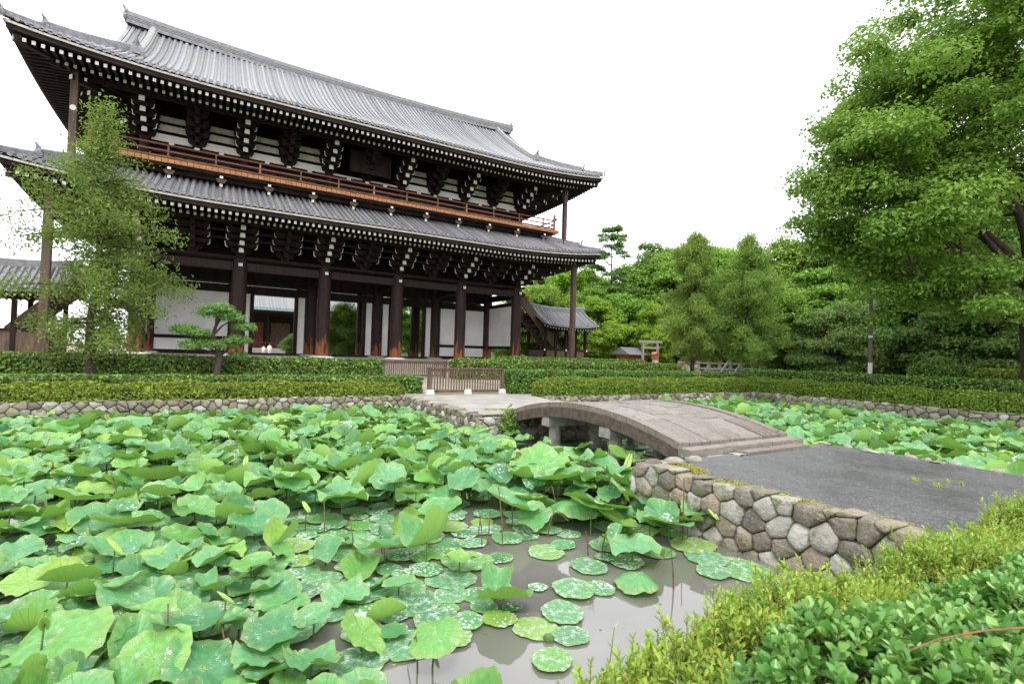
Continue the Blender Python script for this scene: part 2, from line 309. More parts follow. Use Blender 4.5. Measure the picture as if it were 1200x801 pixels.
class MB:
    def __init__(s): s.v = []; s.f = []; s.m = []; s.sm = []
    def add(s, vs, fs, m=0, smooth=False):
        b = len(s.v); s.v.extend([tuple(q) for q in vs]); s.f.extend([tuple(b + i for i in q) for q in fs])
        if isinstance(m, (list, tuple)): s.m.extend(m)
        else: s.m.extend([m] * len(fs))
        s.sm.extend([smooth] * len(fs)); return s
    def box(s, a, b, m=0, jit=0):
        x0, y0, z0 = a; x1, y1, z1 = b
        vs = [(x0, y0, z0), (x1, y0, z0), (x1, y1, z0), (x0, y1, z0), (x0, y0, z1), (x1, y0, z1), (x1, y1, z1), (x0, y1, z1)]
        if jit: vs = [(x + random.uniform(-jit, jit), y + random.uniform(-jit, jit), z + random.uniform(-jit, jit)) for x, y, z in vs]
        return s.add(vs, [(0, 3, 2, 1), (4, 5, 6, 7), (0, 1, 5, 4), (1, 2, 6, 5), (2, 3, 7, 6), (3, 0, 4, 7)], m)
    def cbox(s, c, sz, m=0): return s.box([c[i] - sz[i] / 2 for i in range(3)], [c[i] + sz[i] / 2 for i in range(3)], m)
    def bar(s, p, q, wd, h, m=0, up=(0, 0, 1), endm=None):
        p, q = Vector(p), Vector(q); d = (q - p).normalized(); u = Vector(up); r = d.cross(u).normalized(); u = r.cross(d)
        vs = []
        for e in (p, q):
            for a, b in ((-1, -1), (1, -1), (1, 1), (-1, 1)): vs.append(e + r * a * wd / 2 + u * b * h / 2)
        ms = [m] * 6
        if endm is not None: ms[0] = endm
        return s.add(vs, [(3, 2, 1, 0), (4, 5, 6, 7), (0, 1, 5, 4), (1, 2, 6, 5), (2, 3, 7, 6), (3, 0, 4, 7)], ms)
    def tube(s, path, radii, n=8, m=0, cap=True, smooth=True):
        path = [Vector(p) for p in path]; k = len(path); vs = []; ref = Vector((.3, .9, .2)).normalized()
        for i, p in enumerate(path):
            d = (path[min(i + 1, k - 1)] - path[max(i - 1, 0)]); d = d.normalized() if d.length > 1e-6 else Vector((0, 0, 1))
            a = ref - d * ref.dot(d)
            if a.length < .1: a = Vector((1, 0, 0)) - d * d.x
            a.normalize(); b = d.cross(a); ref = a
            r = radii[i] if hasattr(radii, '__len__') else radii
            for j in range(n):
                t = 2 * PI * j / n; vs.append(p + a * (r * math.cos(t)) + b * (r * math.sin(t)))
        fs = [(i * n + j, i * n + (j + 1) % n, (i + 1) * n + (j + 1) % n, (i + 1) * n + j) for i in range(k - 1) for j in range(n)]
        s.add(vs, fs, m, smooth)
        if cap:
            s.add(vs[:n], [tuple(range(n))[::-1]], m); s.add(vs[-n:], [tuple(range(n))], m)
        return s
    def lathe(s, c, prof, n=16, m=0):
        return s.tube([(c[0], c[1], c[2] + z) for r, z in prof], [r for r, z in prof], n, m) if all(prof[i][1] < prof[i + 1][1] for i in range(len(prof) - 1)) else s
    def prism(s, pts, y0, y1, frame, m=0):
        # pts in (a,b); frame maps (a,b,depth) to world
        n = len(pts); vs = [frame(a, b, y0) for a, b in pts] + [frame(a, b, y1) for a, b in pts]
        fs = [tuple(range(n))[::-1], tuple(range(n, 2 * n))] + [(i, (i + 1) % n, n + (i + 1) % n, n + i) for i in range(n)]
        return s.add(vs, fs, m)
    def build(s, name, mats, parent=None, origin=None):
        o3 = origin_of(parent) if parent is not None else Vector(origin or (0, 0, 0))
        me = bpy.data.meshes.new(name); me.from_pydata([(x - o3.x, y - o3.y, z - o3.z) for x, y, z in s.v], [], s.f)
        for m in ([mats] if isinstance(mats, str) else mats): me.materials.append(M[m])
        me.polygons.foreach_set('material_index', s.m); me.polygons.foreach_set('use_smooth', s.sm); me.update()
        o = bpy.data.objects.new(name, me); link(o, parent)
        if parent is None: o.location = o3
        return o
def structure(o): o['kind'] = 'structure'; return o
def lattice(xs, ys, zf): pass

# ---------------------------------------------------------------- ground, path, water
WZ, PZ = -1.85, -1.1
def sstep(a, b, x): t = min(1, max(0, (x - a) / (b - a))); return t * t * (3 - 2 * t)
def terrain(x, y): return PZ + .3 * sstep(-16, -12, y) * (1 - sstep(150, 200, abs(x))) if True else PZ
PONDS = [(-40, 10.0, -34.3, -18.0), (10.0, 15.0, -30.2, -23.7), (15.0, 28.6, -42, -19.4)]
xs = sorted(set([-900, -400, -200, -100, -60, -40, 10.0, 15.0, 28.6, 60, 100, 200, 400, 900] + list(range(-38, 60, 3))))
ys = sorted(set([-900, -400, -200, -100, -60, -42, -34.3, -30.2, -23.7, -19.4, -18.0, -15, -14, -13, -12, 0, 30, 60, 100, 200, 400, 900] + list(range(-58, 60, 4))))
g = MB()
for i in range(len(xs) - 1):
    for j in range(len(ys) - 1):
        cx, cy = (xs[i] + xs[i + 1]) / 2, (ys[j] + ys[j + 1]) / 2
        if any(a < cx < b and c < cy < d for a, b, c, d in PONDS): continue
        q = [(xs[i], ys[j]), (xs[i + 1], ys[j]), (xs[i + 1], ys[j + 1]), (xs[i], ys[j + 1])]
        g.add([(a, b, terrain(a, b)) for a, b in q], [(0, 1, 2, 3)])
structure(g.build('ground', 'soil'))
pb = MB(); pb.add([(-40, -42, WZ - .6), (28.6, -42, WZ - .6), (28.6, -18, WZ - .6), (-40, -18, WZ - .6)], [(0, 1, 2, 3)]); structure(pb.build('pond_bed', 'mortar'))
wt = MB(); wt.add([(-40.1, -42.1, WZ), (28.7, -42.1, WZ), (28.7, -17.9, WZ), (-40.1, -17.9, WZ)], [(0, 1, 2, 3)]); structure(wt.build('pond_water', 'water'))
p = MB()
def sheet(mb, x0, x1, y0, y1, z, n=8):
    for i in range(n):
        a, b = y0 + (y1 - y0) * i / n, y0 + (y1 - y0) * (i + 1) / n
        mb.add([(x0, a, z), (x1, a, z), (x1, b, z), (x0, b, z)], [(0, 1, 2, 3)])
sheet(p, 10.04, 14.96, -41.9, -30.24, PZ + .004); sheet(p, 4.0, 10.04, -41.9, -34.9, PZ + .004)
p.add([(9.88, -34.95, PZ + .002), (10.06, -34.95, PZ + .002), (10.06, -30.22, PZ + .002), (9.66, -30.22, PZ + .002)], [(0, 1, 2, 3)])
structure(p.build('path', 'asphalt'))
p = MB(); sheet(p, 10.04, 14.96, -23.66, -16.0, PZ + .004); structure(p.build('far_path', 'gravel'))

# ---------------------------------------------------------------- stone walls
def clip(poly, px, py, nx, ny):     # keep side where (p - P).n <= 0
    out = []
    for i in range(len(poly)):
        a, b = poly[i], poly[(i + 1) % len(poly)]
        da = (a[0] - px) * nx + (a[1] - py) * ny; db = (b[0] - px) * nx + (b[1] - py) * ny
        if da <= 0: out.append(a)
        if (da < 0) != (db < 0) and abs(da - db) > 1e-9:
            t = da / (da - db); out.append((a[0] + (b[0] - a[0]) * t, a[1] + (b[1] - a[1]) * t))
    return out
def stone_wall(name, label, p0, p1, zb, zt, nrm, sw=.33, sh=.26, seed=1, bulge=.06, batter=.12, group=None):
    R = random.Random(seed); L = math.hypot(p1[0] - p0[0], p1[1] - p0[1]); H = zt - zb
    dx, dy = (p1[0] - p0[0]) / L, (p1[1] - p0[1]) / L
    nu, nv = max(2, int(L / sw)), max(2, round(H / sh)); pts = []
    for j in range(-1, nv + 1):
        off = (.5 if j % 2 else 0)
        for i in range(-1, nu + 2):
            pts.append(((i + off + R.uniform(-.36, .36)) * L / nu, (j + .5 + R.uniform(-.32, .32)) * H / nv))
    mb = MB()
    def W(u, v, d):
        k = d + batter * (1 - v / H)
        return (p0[0] + dx * u + nrm[0] * k, p0[1] + dy * u + nrm[1] * k, zb + v)
    mb.add([W(0, 0, -.03), W(L, 0, -.03), W(L, H - .04, -.03), W(0, H - .04, -.03)], [(0, 1, 2, 3)], 1)
    for a, (cx, cy) in enumerate(pts):
        top = H + R.uniform(-.01, .05)
        poly = [(cx - sw * 1.3, cy - sh * 1.3), (cx + sw * 1.3, cy - sh * 1.3), (cx + sw * 1.3, cy + sh * 1.3), (cx - sw * 1.3, cy + sh * 1.3)]
        for b, (qx, qy) in enumerate(pts):
            if a == b or abs(qx - cx) > 3 * sw or abs(qy - cy) > 3 * sh: continue
            poly = clip(poly, (cx + qx) / 2, (cy + qy) / 2, qx - cx, qy - cy)
            if len(poly) < 3: break
        if len(poly) >= 3: poly = clip(poly, 0, top, 0, 1)
        if len(poly) >= 3: poly = clip(poly, 0, 0, 0, -1)
        if len(poly) >= 3: poly = clip(poly, 0, 0, -1, 0)
        if len(poly) >= 3: poly = clip(poly, L, 0, 1, 0)
        if len(poly) < 3: continue
        ch = []
        for i in range(len(poly)):
            A, B = poly[i], poly[(i + 1) % len(poly)]
            ch += [(A[0] * .88 + B[0] * .12, A[1] * .88 + B[1] * .12), (A[0] * .5 + B[0] * .5 + R.uniform(-.008, .008), A[1] * .5 + B[1] * .5 + R.uniform(-.008, .008)), (A[0] * .12 + B[0] * .88, A[1] * .12 + B[1] * .88)]
        mx_, my_ = sum(q[0] for q in ch) / len(ch), sum(q[1] for q in ch) / len(ch)
        if max(abs(q[0] - mx_) for q in ch) < .03 or max(abs(q[1] - my_) for q in ch) < .03: continue
        B = bulge * R.uniform(.5, 1.5); tx, ty = R.uniform(-.15, .15), R.uniform(-.15, .15); n = len(ch); vs = []
        for sc_, dp in ((.99, -.22), (.98, -.02), (.93, .5 * B), (.70, .92 * B)):
            for q in ch:
                u, v = mx_ + (q[0] - mx_) * sc_, my_ + (q[1] - my_) * sc_
                jt = R.uniform(-.009, .009) if dp > 0 else 0
                vs.append(W(u, v, dp + ((u - mx_) * tx + (v - my_) * ty if dp > -.1 else 0) + jt))
        vs.append(W(mx_, my_, B + R.uniform(-.01, .01)))
        fs = [(r_ * n + i, r_ * n + (i + 1) % n, (r_ + 1) * n + (i + 1) % n, (r_ + 1) * n + i) for r_ in range(3) for i in range(n)] + [(3 * n + i, 3 * n + (i + 1) % n, 4 * n) for i in range(n)]
        mb.add(vs, fs, 0, True)
    o = mb.build(name, ['fieldstone', 'mortar'], origin=(p0[0], p0[1], zb)); return tag(o, label, 'stone wall', group)
zt = PZ + .02
stone_wall('stone_wall', 'low rough stone wall edging the far bank of the pond under the left azalea hedge', (-12, -18), (10, -18), WZ - .1, zt, (0, -1), .30, .19, 1)
stone_wall('stone_wall', 'rough stone wall running from the far bank to the left end of the arched bridge', (10, -23.7), (10, -18), WZ - .1, zt, (-1, 0), .26, .19, 2)
stone_wall('stone_wall', 'shadowed stone abutment under the far end of the arched bridge', (10, -23.7), (15, -23.7), WZ - .1, zt - .1, (0, -1), .36, .26, 3)
stone_wall('stone_wall', 'stone abutment under the near end of the arched bridge', (15, -30.2), (9.6, -30.17), WZ - .1, zt - .03, (0, 1), .36, .26, 4)
stone_wall('stone_wall', 'wall of big mossy field stones holding up the near asphalt path beside open water', (9.90, -34.4), (9.63, -30.12), WZ - .1, zt + .01, (-1, 0), .27, .205, 8, .05, .1)
stone_wall('stone_wall', 'low stone wall at the back of the right-hand lotus pond below the long azalea hedge', (15, -19.4), (28.6, -19.4), WZ - .1, zt, (0, -1), .32, .2, 6)
stone_wall('stone_wall', 'stone wall along the right side of the right-hand lotus pond', (28.6, -42), (28.6, -19.4), WZ - .1, zt + .03, (-1, 0), .36, .22, 7)
stone_wall('stone_wall', 'stone facing of the right flank of the near asphalt path', (15, -30.2), (15, -42), WZ - .1, zt - .04, (1, 0), .4, .26, 9)
stone_wall('stone_wall', 'stone facing on the right flank of the far path beyond the bridge', (15, -19.4), (15, -23.7), WZ - .1, zt - .04, (1, 0), .4, .26, 10)
stone_wall('stone_wall', 'stone facing of the near bank below the foreground shrubs', (10, -34.3), (-12, -34.3), WZ - .1, zt - .05, (0, 1), .45, .28, 11)
# pale kerb stones along the path's pond side, half sunk
R = random.Random(5)
def pebble(mb, x, y, z, a, b, c, R, rot=0):
    vs = []; n = 8
    for zz, rr in ((-1, .6), (-.2, 1), (.45, .82), (.85, .4)):
        for i in range(n):
            t = 2 * PI * i / n; k = rr * R.uniform(.88, 1.1); px, py = a * k * math.cos(t), b * k * math.sin(t)
            vs.append((x + px * math.cos(rot) - py * math.sin(rot), y + px * math.sin(rot) + py * math.cos(rot), z + zz * c))
    fs = [(r_ * n + i, r_ * n + (i + 1) % n, (r_ + 1) * n + (i + 1) % n, (r_ + 1) * n + i) for r_ in range(3) for i in range(n)] + [tuple(range(3 * n, 4 * n))]
    mb.add(vs, fs, 0, True)
kb = []
y = -30.6
while y > -37:
    l = R.uniform(.1, .26); mb = MB(); pebble(mb, 14.98 + R.uniform(-.03, .03), y - l / 2, PZ + .01, .09, l / 2, .05, R)
    o = mb.build('kerb_stone', 'granite', origin=(14.98, y - l / 2, PZ)); kb.append(o)
    tag(o, 'small pale kerb stone in the row between the asphalt path and the right-hand lotus pond', 'kerb stone', 'kerb stones beside the right-hand pond'); y -= l + R.uniform(.01, .25)
for i, (x, y, l, lab) in enumerate([(9.85, -30.3, .2, 'large tan corner stone beside the near left end of the bridge'), (10.3, -30.32, .2, 'long white stone lying on the path edge at the foot of the bridge'), (10.72, -30.38, .17, 'smaller white stone lying closest to the bridge end')]):
    mb = MB(); pebble(mb, x, y, PZ + .03, l, l * .55, .08, R, -.2); tag(mb.build('edge_stone', 'granite' if i else 'fieldstone', origin=(x, y, PZ)), lab, 'stone')
# moss strips on the wall head
def moss(pts, wd, label, z=PZ + .02):
    Rm = np.random.default_rng(len(label)); P = []
    for i in range(len(pts) - 1):
        (x0, y0), (x1, y1) = pts[i], pts[i + 1]
        for k in range(11):
            t = Rm.random(); c = np.array([x0 + (x1 - x0) * t, y0 + (y1 - y0) * t, z]); n = int(Rm.integers(50, 170)); q = Rm.normal(0, 1, (n, 3)) * np.array([wd * .22, .075, .012]) + c + np.array([Rm.normal(0, wd * .15), 0, 0]); q[:, 2] = z + np.abs(q[:, 2] - z) * (1 + 0 * t); P.append(q)
    P = np.concatenate(P); A = Rm.normal(0, 1, P.shape) * np.array([1, 1, .25]); A /= np.linalg.norm(A, axis=1, keepdims=True); Bv = np.cross(A, [0, 0, 1.0]) + Rm.normal(0, .2, P.shape); sz_ = Rm.uniform(.006, .016, (len(P), 1))
    v = np.stack([P - A * sz_, P - Bv * sz_, P + A * sz_ + [0, 0, .006], P + Bv * sz_], 1).reshape(-1, 3)
    me = np_mesh('moss', v, np.arange(len(v)).reshape(-1, 4), ['moss']); o = bpy.data.objects.new('moss', me); link(o); tag(o, label, 'moss', kind='stuff')
moss([(9.93, -31.55), (9.98, -32.3), (10.0, -33.0), (10.06, -33.6)], .34, 'strip of yellow green moss along the head of the near stone wall')
moss([(10.1, -30.45), (10.25, -30.7), (10.0, -31.1)], .22, 'small patch of moss on the path corner by the bridge')
moss([(10.9, -22.6), (11.8, -22.9), (12.4, -23.1)], .3, 'yellow moss patch on the far path before the bridge', PZ + .006)

# ---------------------------------------------------------------- arched stone bridge
BX0, BX1, BY0, BY1 = 11.05, 14.45, -30.05, -23.75
def bz(y): return -.52 - .50 * abs((y + 26.9) / 3.15) ** 2.05
br = thing('stone_bridge', 'low arched grey stone slab bridge over the lotus pond on round stone pillars', 'bridge', (12.75, -26.9, PZ))
R = random.Random(11)
def arcslab(mb, x0, x1, y0, y1, dz=0, th=.12, jit=.006):
    n = max(2, int((y1 - y0) / .3)); ju = [R.uniform(-jit, jit) for _ in range(4)]; vs = []
    for i in range(n + 1):
        y = y0 + (y1 - y0) * i / n; z = bz(y) + dz
        vs += [(x0, y, z + ju[0]), (x1, y, z + ju[1]), (x1, y, z - th), (x0, y, z - th)]
    fs = [(4 * i + a, 4 * i + (a + 1) % 4, 4 * i + 4 + (a + 1) % 4, 4 * i + 4 + a) for i in range(n) for a in range(4)] + [(0, 1, 2, 3), (4 * n + 3, 4 * n + 2, 4 * n + 1, 4 * n)]
    mb.add(vs, fs)
cols_x = [BX0 + .30, 11.93, 12.52, 12.98, 13.57, BX1 - .30]
for k in range(5):
    y = BY0 + .28
    brk = [y]
    while brk[-1] < BY1: brk.append(min(BY1, brk[-1] + R.uniform(.8, 1.6)) if brk[-1] + 1.2 < BY1 else BY1)
    for a, b in zip(brk[:-1], brk[1:]):
        if b - a < .05: continue
        mb = MB(); arcslab(mb, cols_x[k] + .008, cols_x[k + 1] - .008, a + .008, b - .008, R.uniform(-.012, .008)); mb.build('paving_slab', 'bridgestone', br)
for x0, x1 in ((BX0 + .02, BX0 + .29), (BX1 - .29, BX1 - .02)):
    brk = [BY0 + .28, -28.4, -26.7, -25.2, BY1]
    for a, b in zip(brk[:-1], brk[1:]):
        mb = MB(); arcslab(mb, x0, x1, a + .006, b - .006, .012, .12); mb.build('edge_slab', 'bridgestone', br)
for x0, x1 in ((BX0, BX0 + .26), (BX1 - .26, BX1)):
    brk = [BY0 + .1, -28.15, -25.45, BY1 + .1]
    for a, b in zip(brk[:-1], brk[1:]):
        mb = MB(); arcslab(mb, x0, x1, a + .006, b - .006, -.111, .24); mb.build('side_beam', 'beamstone', br)
mb = MB()
for a, b in ((BX0 - .03, 12.3), (12.31, 13.4), (13.41, BX1 + .06)): mb.box((a, BY0 - .03, PZ - .05), (b, BY0 + .27, bz(BY0 + .1) + .0), jit=.008)
mb.build('threshold_slab', 'bridgestone', br)
mb = MB(); mb.box((12.15, BY0 - .36, PZ - .04), (14.15, BY0 - .07, PZ + .045), jit=.01); mb.build('step_slab', 'bridgestone', br)
mb = MB(); mb.box((BX0, BY1 + .005, PZ - .05), (BX1, BY1 + .3, bz(BY1) - .01), jit=.008); mb.build('threshold_slab', 'bridgestone', br)
for yy in (-25.5, -27.75):
    zt_ = bz(yy) - .36
    mb = MB(); mb.box((BX0 + .02, yy - .17, zt_ - .22), (BX1 - .02, yy + .17, zt_), jit=.015); mb.build('cap_beam', 'granite', br)
    for xx in (11.38, 12.75, 14.1):
        mb = MB(); mb.tube([(xx, yy, WZ - .5), (xx, yy, WZ), (xx, yy, -1.4), (xx, yy, zt_ - .222)], [.165, .16, .15, .14], 16); mb.build('pillar', 'granite', br)
# inner longitudinal beams so the underside is closed
mb = MB(); arcslab(mb, BX0 + .3, BX1 - .3, BY0 + .3, BY1 + .05, -.14, .12); mb.build('deck_beam', 'bridgestone', br)

# ---------------------------------------------------------------- fences
def fence(label, x0, x1, y, z0, z1, n, feet=True):
    t = thing('wooden_fence', label, 'fence', ((x0 + x1) / 2, y, z0))
    mb = MB(); mb.box((x0 - .05, y - .08, z1 - .06), (x1 + .05, y + .08, z1)); mb.build('top_rail', 'fence', t)
    mb = MB(); mb.box((x0 + .1, y - .03, z1 - .17), (x1 - .1, y + .03, z1 - .09)); mb.build('upper_rail', 'fence', t)
    mb = MB(); mb.box((x0 + .02, y - .045, z0 + .07), (x1 - .02, y + .045, z0 + .17)); mb.build('bottom_rail', 'fence', t)
    for x in (x0 + .05, x1 - .05):
        mb = MB(); mb.box((x - .055, y - .055, z0), (x + .055, y + .055, z1 - .061)); mb.build('post', 'fence', t)
    for i in range(n):
        x = x0 + .15 + (x1 - x0 - .3) * i / (n - 1)
        mb = MB(); mb.box((x - .028, y - .05, z0 + .10), (x + .028, y - .0455, z1 - .064)); mb.box((x - .028, y - .0455, z0 + .171), (x + .028, y - .031, z1 - .064)); mb.build('slat', 'fence', t)
    if feet:
        for x in (x0 + .08, (x0 + x1) / 2, x1 - .08):
            mb = MB(); mb.prism([(-.16, 0), (.16, 0), (.12, .2), (-.12, .2)], -.17, .1, lambda a, b, d, x=x: (x + a, y + d, z0 + b)); mb.build('foot_block', 'concrete', t)
    return t
fence('brown slatted wooden barrier on pale concrete feet closing the path beyond the bridge', 11.1, 14.5, -17.3, PZ, -.03, 27)
fence('second brown slatted barrier further back between the clipped hedges by the gate', 11.1, 14.6, -11.0, -.8, .12, 30, False)

# ---------------------------------------------------------------- leaf clouds
def leaves(P, N, size, R, aspect=1.6, fold=.25, jitter=.7, six=False):
    """P points (n,3), N preferred normals (n,3): one folded leaf per point"""
    n = len(P); N = N + R.normal(0, jitter, (n, 3)); N /= np.linalg.norm(N, axis=1, keepdims=True) + 1e-9
    A = np.cross(N, R.normal(0, 1, (n, 3))); A /= np.linalg.norm(A, axis=1, keepdims=True) + 1e-9
    B = np.cross(N, A); s = (size * R.uniform(.6, 1.35, n))[:, None]
    if not six:
        v = np.stack([P - A * s * aspect * .5, P + B * s * .5 + N * s * fold * .5, P + A * s * aspect * .5, P - B * s * .5 + N * s * fold * .5], 1)
        return v.reshape(-1, 3), np.arange(4 * n).reshape(n, 4)
    a = aspect * .5
    v = np.stack([P - A * s * a, P - A * s * a * .2 + B * s * .42 + N * s * fold * .4, P + A * s * a * .6 + B * s * .40 + N * s * fold * .4, P + A * s * a * 1.0 - N * s * fold * .25,
                  P + A * s * a * .6 - B * s * .40 + N * s * fold * .4, P - A * s * a * .2 - B * s * .42 + N * s * fold * .4], 1)
    f = np.array([[0, 1, 2, 3], [0, 3, 4, 5]])
    return v.reshape(-1, 3), (np.arange(n)[:, None, None] * 6 + f[None]).reshape(-1, 4)
def ell_clump(R, c, r, n, flat=.55, shell=.55):
    d = R.normal(0, 1, (n, 3)); d /= np.linalg.norm(d, axis=1, keepdims=True)
    d[:, 2] = np.where(d[:, 2] < -.25, -d[:, 2] * .6, d[:, 2])
    rr = (shell + (1 - shell) * R.random(n)) ** .6
    rr = rr * (1 + .18 * np.sin(d[:, 0] * 5 + c[0]) * np.cos(d[:, 1] * 4 + c[1]))
    P = d * rr[:, None] * np.array([r, r, r * flat]) + c + R.normal(0, r * .11, (n, 3))
    return P, d * np.array([.6, .6, 1]) + np.array([0, 0, .35])
def obj_from(me, name, parent=None, loc=(0, 0, 0)):
    o = bpy.data.objects.new(name, me); link(o, parent); o.location = loc; return o

def branch(R, mb, p, d, L, r, depth, tips, spread=.6, up=.15, kids=(2, 4), wig=.12, taper=.62, seg=5):
    path = [p]; rr = [r]; q = np.array(p, float); dd = np.array(d, float)
    for i in range(seg):
        dd = dd + R.normal(0, wig, 3) + np.array([0, 0, up * .25]); dd /= np.linalg.norm(dd)
        q = q + dd * L / seg; path.append(tuple(q)); rr.append(r * (1 - (1 - taper) * (i + 1) / seg))
    mb.tube(path, rr, 7 if depth > 1 else 5, cap=False)
    if depth == 0: tips.append(q); return
    k = R.integers(*kids) if kids[1] > kids[0] else kids[0]
    for j in range(k + 1):
        t = R.uniform(.45, 1) if j < k else 1.0
        i = min(seg, int(t * seg)); b = np.array(path[i])
        nd = dd + R.normal(0, spread, 3); nd[2] = nd[2] * .7 + up; nd /= np.linalg.norm(nd)
        branch(R, mb, tuple(b), nd, L * R.uniform(.6, .8), rr[i] * .62, depth - 1, tips, spread, up, kids, wig, taper, max(3, seg - 1))
    tips.append(q)

def conifer_meshes(seed, H, rad_, zlo, mats=('olive', 'bark'), n=34000, spray=.16, lean=0, topnarrow=1.0, prof=None):
    """feathery drooping-spray conifer: trunk with many side branches, sprays hang from each"""
    R = np.random.default_rng(seed); tb = MB()
    path = [(lean * (z / H) ** 2 + .08 * math.sin(z * 1.1 + seed), .08 * math.cos(z * .9), z) for z in np.linspace(0, H, 12)]
    tb.tube(path, [max(.02, .17 * (1 - i / 11.5)) for i in range(12)], 9)
    P = []; N = []; nb = 95
    for b in range(nb):
        t = (b + R.random()) / nb; z = zlo + (H - .2 - zlo) * t
        k = prof(t) if prof else math.sin(PI * min(1, .16 + .84 * t ** .85)) ** .8
        Lb = rad_ * k * R.uniform(.45, 1.12) + .15; az = R.uniform(0, 2 * PI)
        i = min(10, int(z / H * 11)); x0, y0 = path[i][0], path[i][1]
        el = R.uniform(-.05, .55); pts = []
        for s in np.linspace(0, 1, 6):
            pts.append((x0 + math.cos(az) * Lb * s, y0 + math.sin(az) * Lb * s, z + Lb * (math.sin(el) * s - .28 * s * s)))
        tb.tube(pts, [.045 * (1 - s) * (Lb / rad_ + .3) + .008 for s in np.linspace(0, 1, 6)], 5, cap=False)
        m = int(n / nb * (Lb / rad_) * 1.6)
        nclump = 9; cs = R.uniform(.25, 1.05, nclump)
        for c in cs:
            mm = max(4, m // nclump); cc = np.array([np.interp(c, np.linspace(0, 1, 6), [q[a] for q in pts]) for a in range(3)]) + R.normal(0, .12 * rad_ / 2.5, 3)
            q = R.normal(0, 1, (mm, 3)) * np.array([.26, .26, .20]) * (rad_ / 3) + cc; q[:, 2] -= np.abs(R.normal(0, .10, mm))
            P.append(q); N.append(np.tile(np.array([math.cos(az) * .5, math.sin(az) * .5, .25]), (mm, 1)))
    P = np.concatenate(P); N = np.concatenate(N)
    v, f = leaves(P, N, spray * .42, R, aspect=3.0, fold=.2, jitter=.8)
    me = np_mesh('crown', v, f, [mats[0]])
    return tb, me
def tb_mesh(tb, name, m):
    me = bpy.data.meshes.new(name); me.from_pydata([tuple(map(float, q)) for q in tb.v], [], tb.f); me.materials.append(M[m]); me.polygons.foreach_set('use_smooth', tb.sm); me.update(); return me
def place_tree(name, label, cat, tmesh, cmesh, loc, rz=0, s=1, group=None, sz=None):
    t = thing(name, label, cat, loc, group); t.rotation_euler.z = rz; t.scale = (s, s, sz or s)
    obj_from(tmesh, 'trunk', t); obj_from(cmesh, 'crown', t); return t

# left juniper-like tree and the two mid-distance ones
jp = lambda t: float(np.interp(t, [0, .08, .2, .38, .55, .72, .88, 1], [.5, .78, 1.0, .98, .76, .5, .24, .05]))
tb, cm = conifer_meshes(3, 10.4, 2.6, 1.0, n=32000, spray=.115, prof=jp)
place_tree('conifer_tree', 'tall feathery olive green conifer standing in front of the left end of the temple gate', 'tree', tb_mesh(tb, 'trunk', 'bark'), cm, (0, -12.4, -.8))
rp = lambda t: float(np.interp(t, [0, .12, .3, .5, .75, .92, 1], [.55, .9, 1.0, .92, .6, .28, .05]))
tb, cm = conifer_meshes(7, 11.2, 2.9, 1.7, mats=('olive2', 'bark'), n=70000, spray=.15, prof=rp); t7 = tb_mesh(tb, 'trunk', 'bark')
place_tree('conifer_tree', 'round soft olive conifer left of the pair standing behind the right-hand hedges', 'tree', t7, cm, (*at(812, 41), -.8), .4, .92, None, 1.0)
tb, cm = conifer_meshes(8, 10.6, 2.9, 1.5, mats=('olive2', 'bark'), n=70000, spray=.15, prof=rp); t8 = tb_mesh(tb, 'trunk', 'bark')
place_tree('conifer_tree', 'round soft olive conifer with dark trunk, right one of the pair behind the hedges', 'tree', t8, cm, (*at(876, 40), -.8), 2, .92, None, 1.0)

# cloud-pruned pine
def pine():
    R = np.random.default_rng(21); x, y = 3.95, -12.2; S = .84; t = thing('pruned_pine', 'small cloud-pruned pine with flat needle pads before the second column of the gate', 'tree', (x, y, -.8))
    tr = [(0, 0, 0), (.05, 0, .6), (.12, .02, 1.1), (-.05, .05, 1.7), (-.22, .03, 2.1), (-.1, 0, 2.6), (.1, 0, 3.0)]
    tr = [(a * S, b, c * S) for a, b, c in tr]; mb = MB(); mb.tube([(x + a, y + b, -.8 + c) for a, b, c in tr], [.15, .13, .12, .1, .085, .06, .04], 8); mb.build('trunk', 'bark', t)
    pads = [(-1.35, .1, 2.15, .55), (-.75, -.1, 2.0, .45), (-.1, .1, 3.05, .75), (.55, 0, 2.85, .55), (.05, -.2, 3.25, .5), (-.55, .2, 1.55, .6), (-1.05, -.1, 1.42, .45), (.9, .1, 1.75, .55), (.4, .2, 1.5, .5), (-.15, 0, 1.5, .45), (1.15, 0, 2.4, .45), (.95, .3, 1.0, .4)]
    pads = [(a * S, b, c * S + .12, r * S * 1.05) for a, b, c, r in pads]
    bm_ = MB()
    for a, b, c, r in pads:
        k = tr[min(6, max(1, int(c / 2.6 * 6) - 1))]; bm_.tube([(x + k[0], y + k[1], -.8 + k[2]), (x + (k[0] + a) / 2, y + (k[1] + b) / 2, -.8 + (k[2] + c) / 2 + .05), (x + a, y + b, -.8 + c - .08)], [.05, .035, .02], 6)
    bm_.build('branch', 'bark', t)
    for a, b, c, r in pads:
        P, N = ell_clump(R, np.array([a, b, c]), r * 1.12, int(2600 * r * 1.6), .44, .2)
        N = N + np.array([0, 0, .4]); v, f = leaves(P, N, .030, R, aspect=4.2, jitter=.55)
        obj_from(np_mesh('needle_pad', v, f, ['pineleaf']), 'needle_pad', t)
pine()

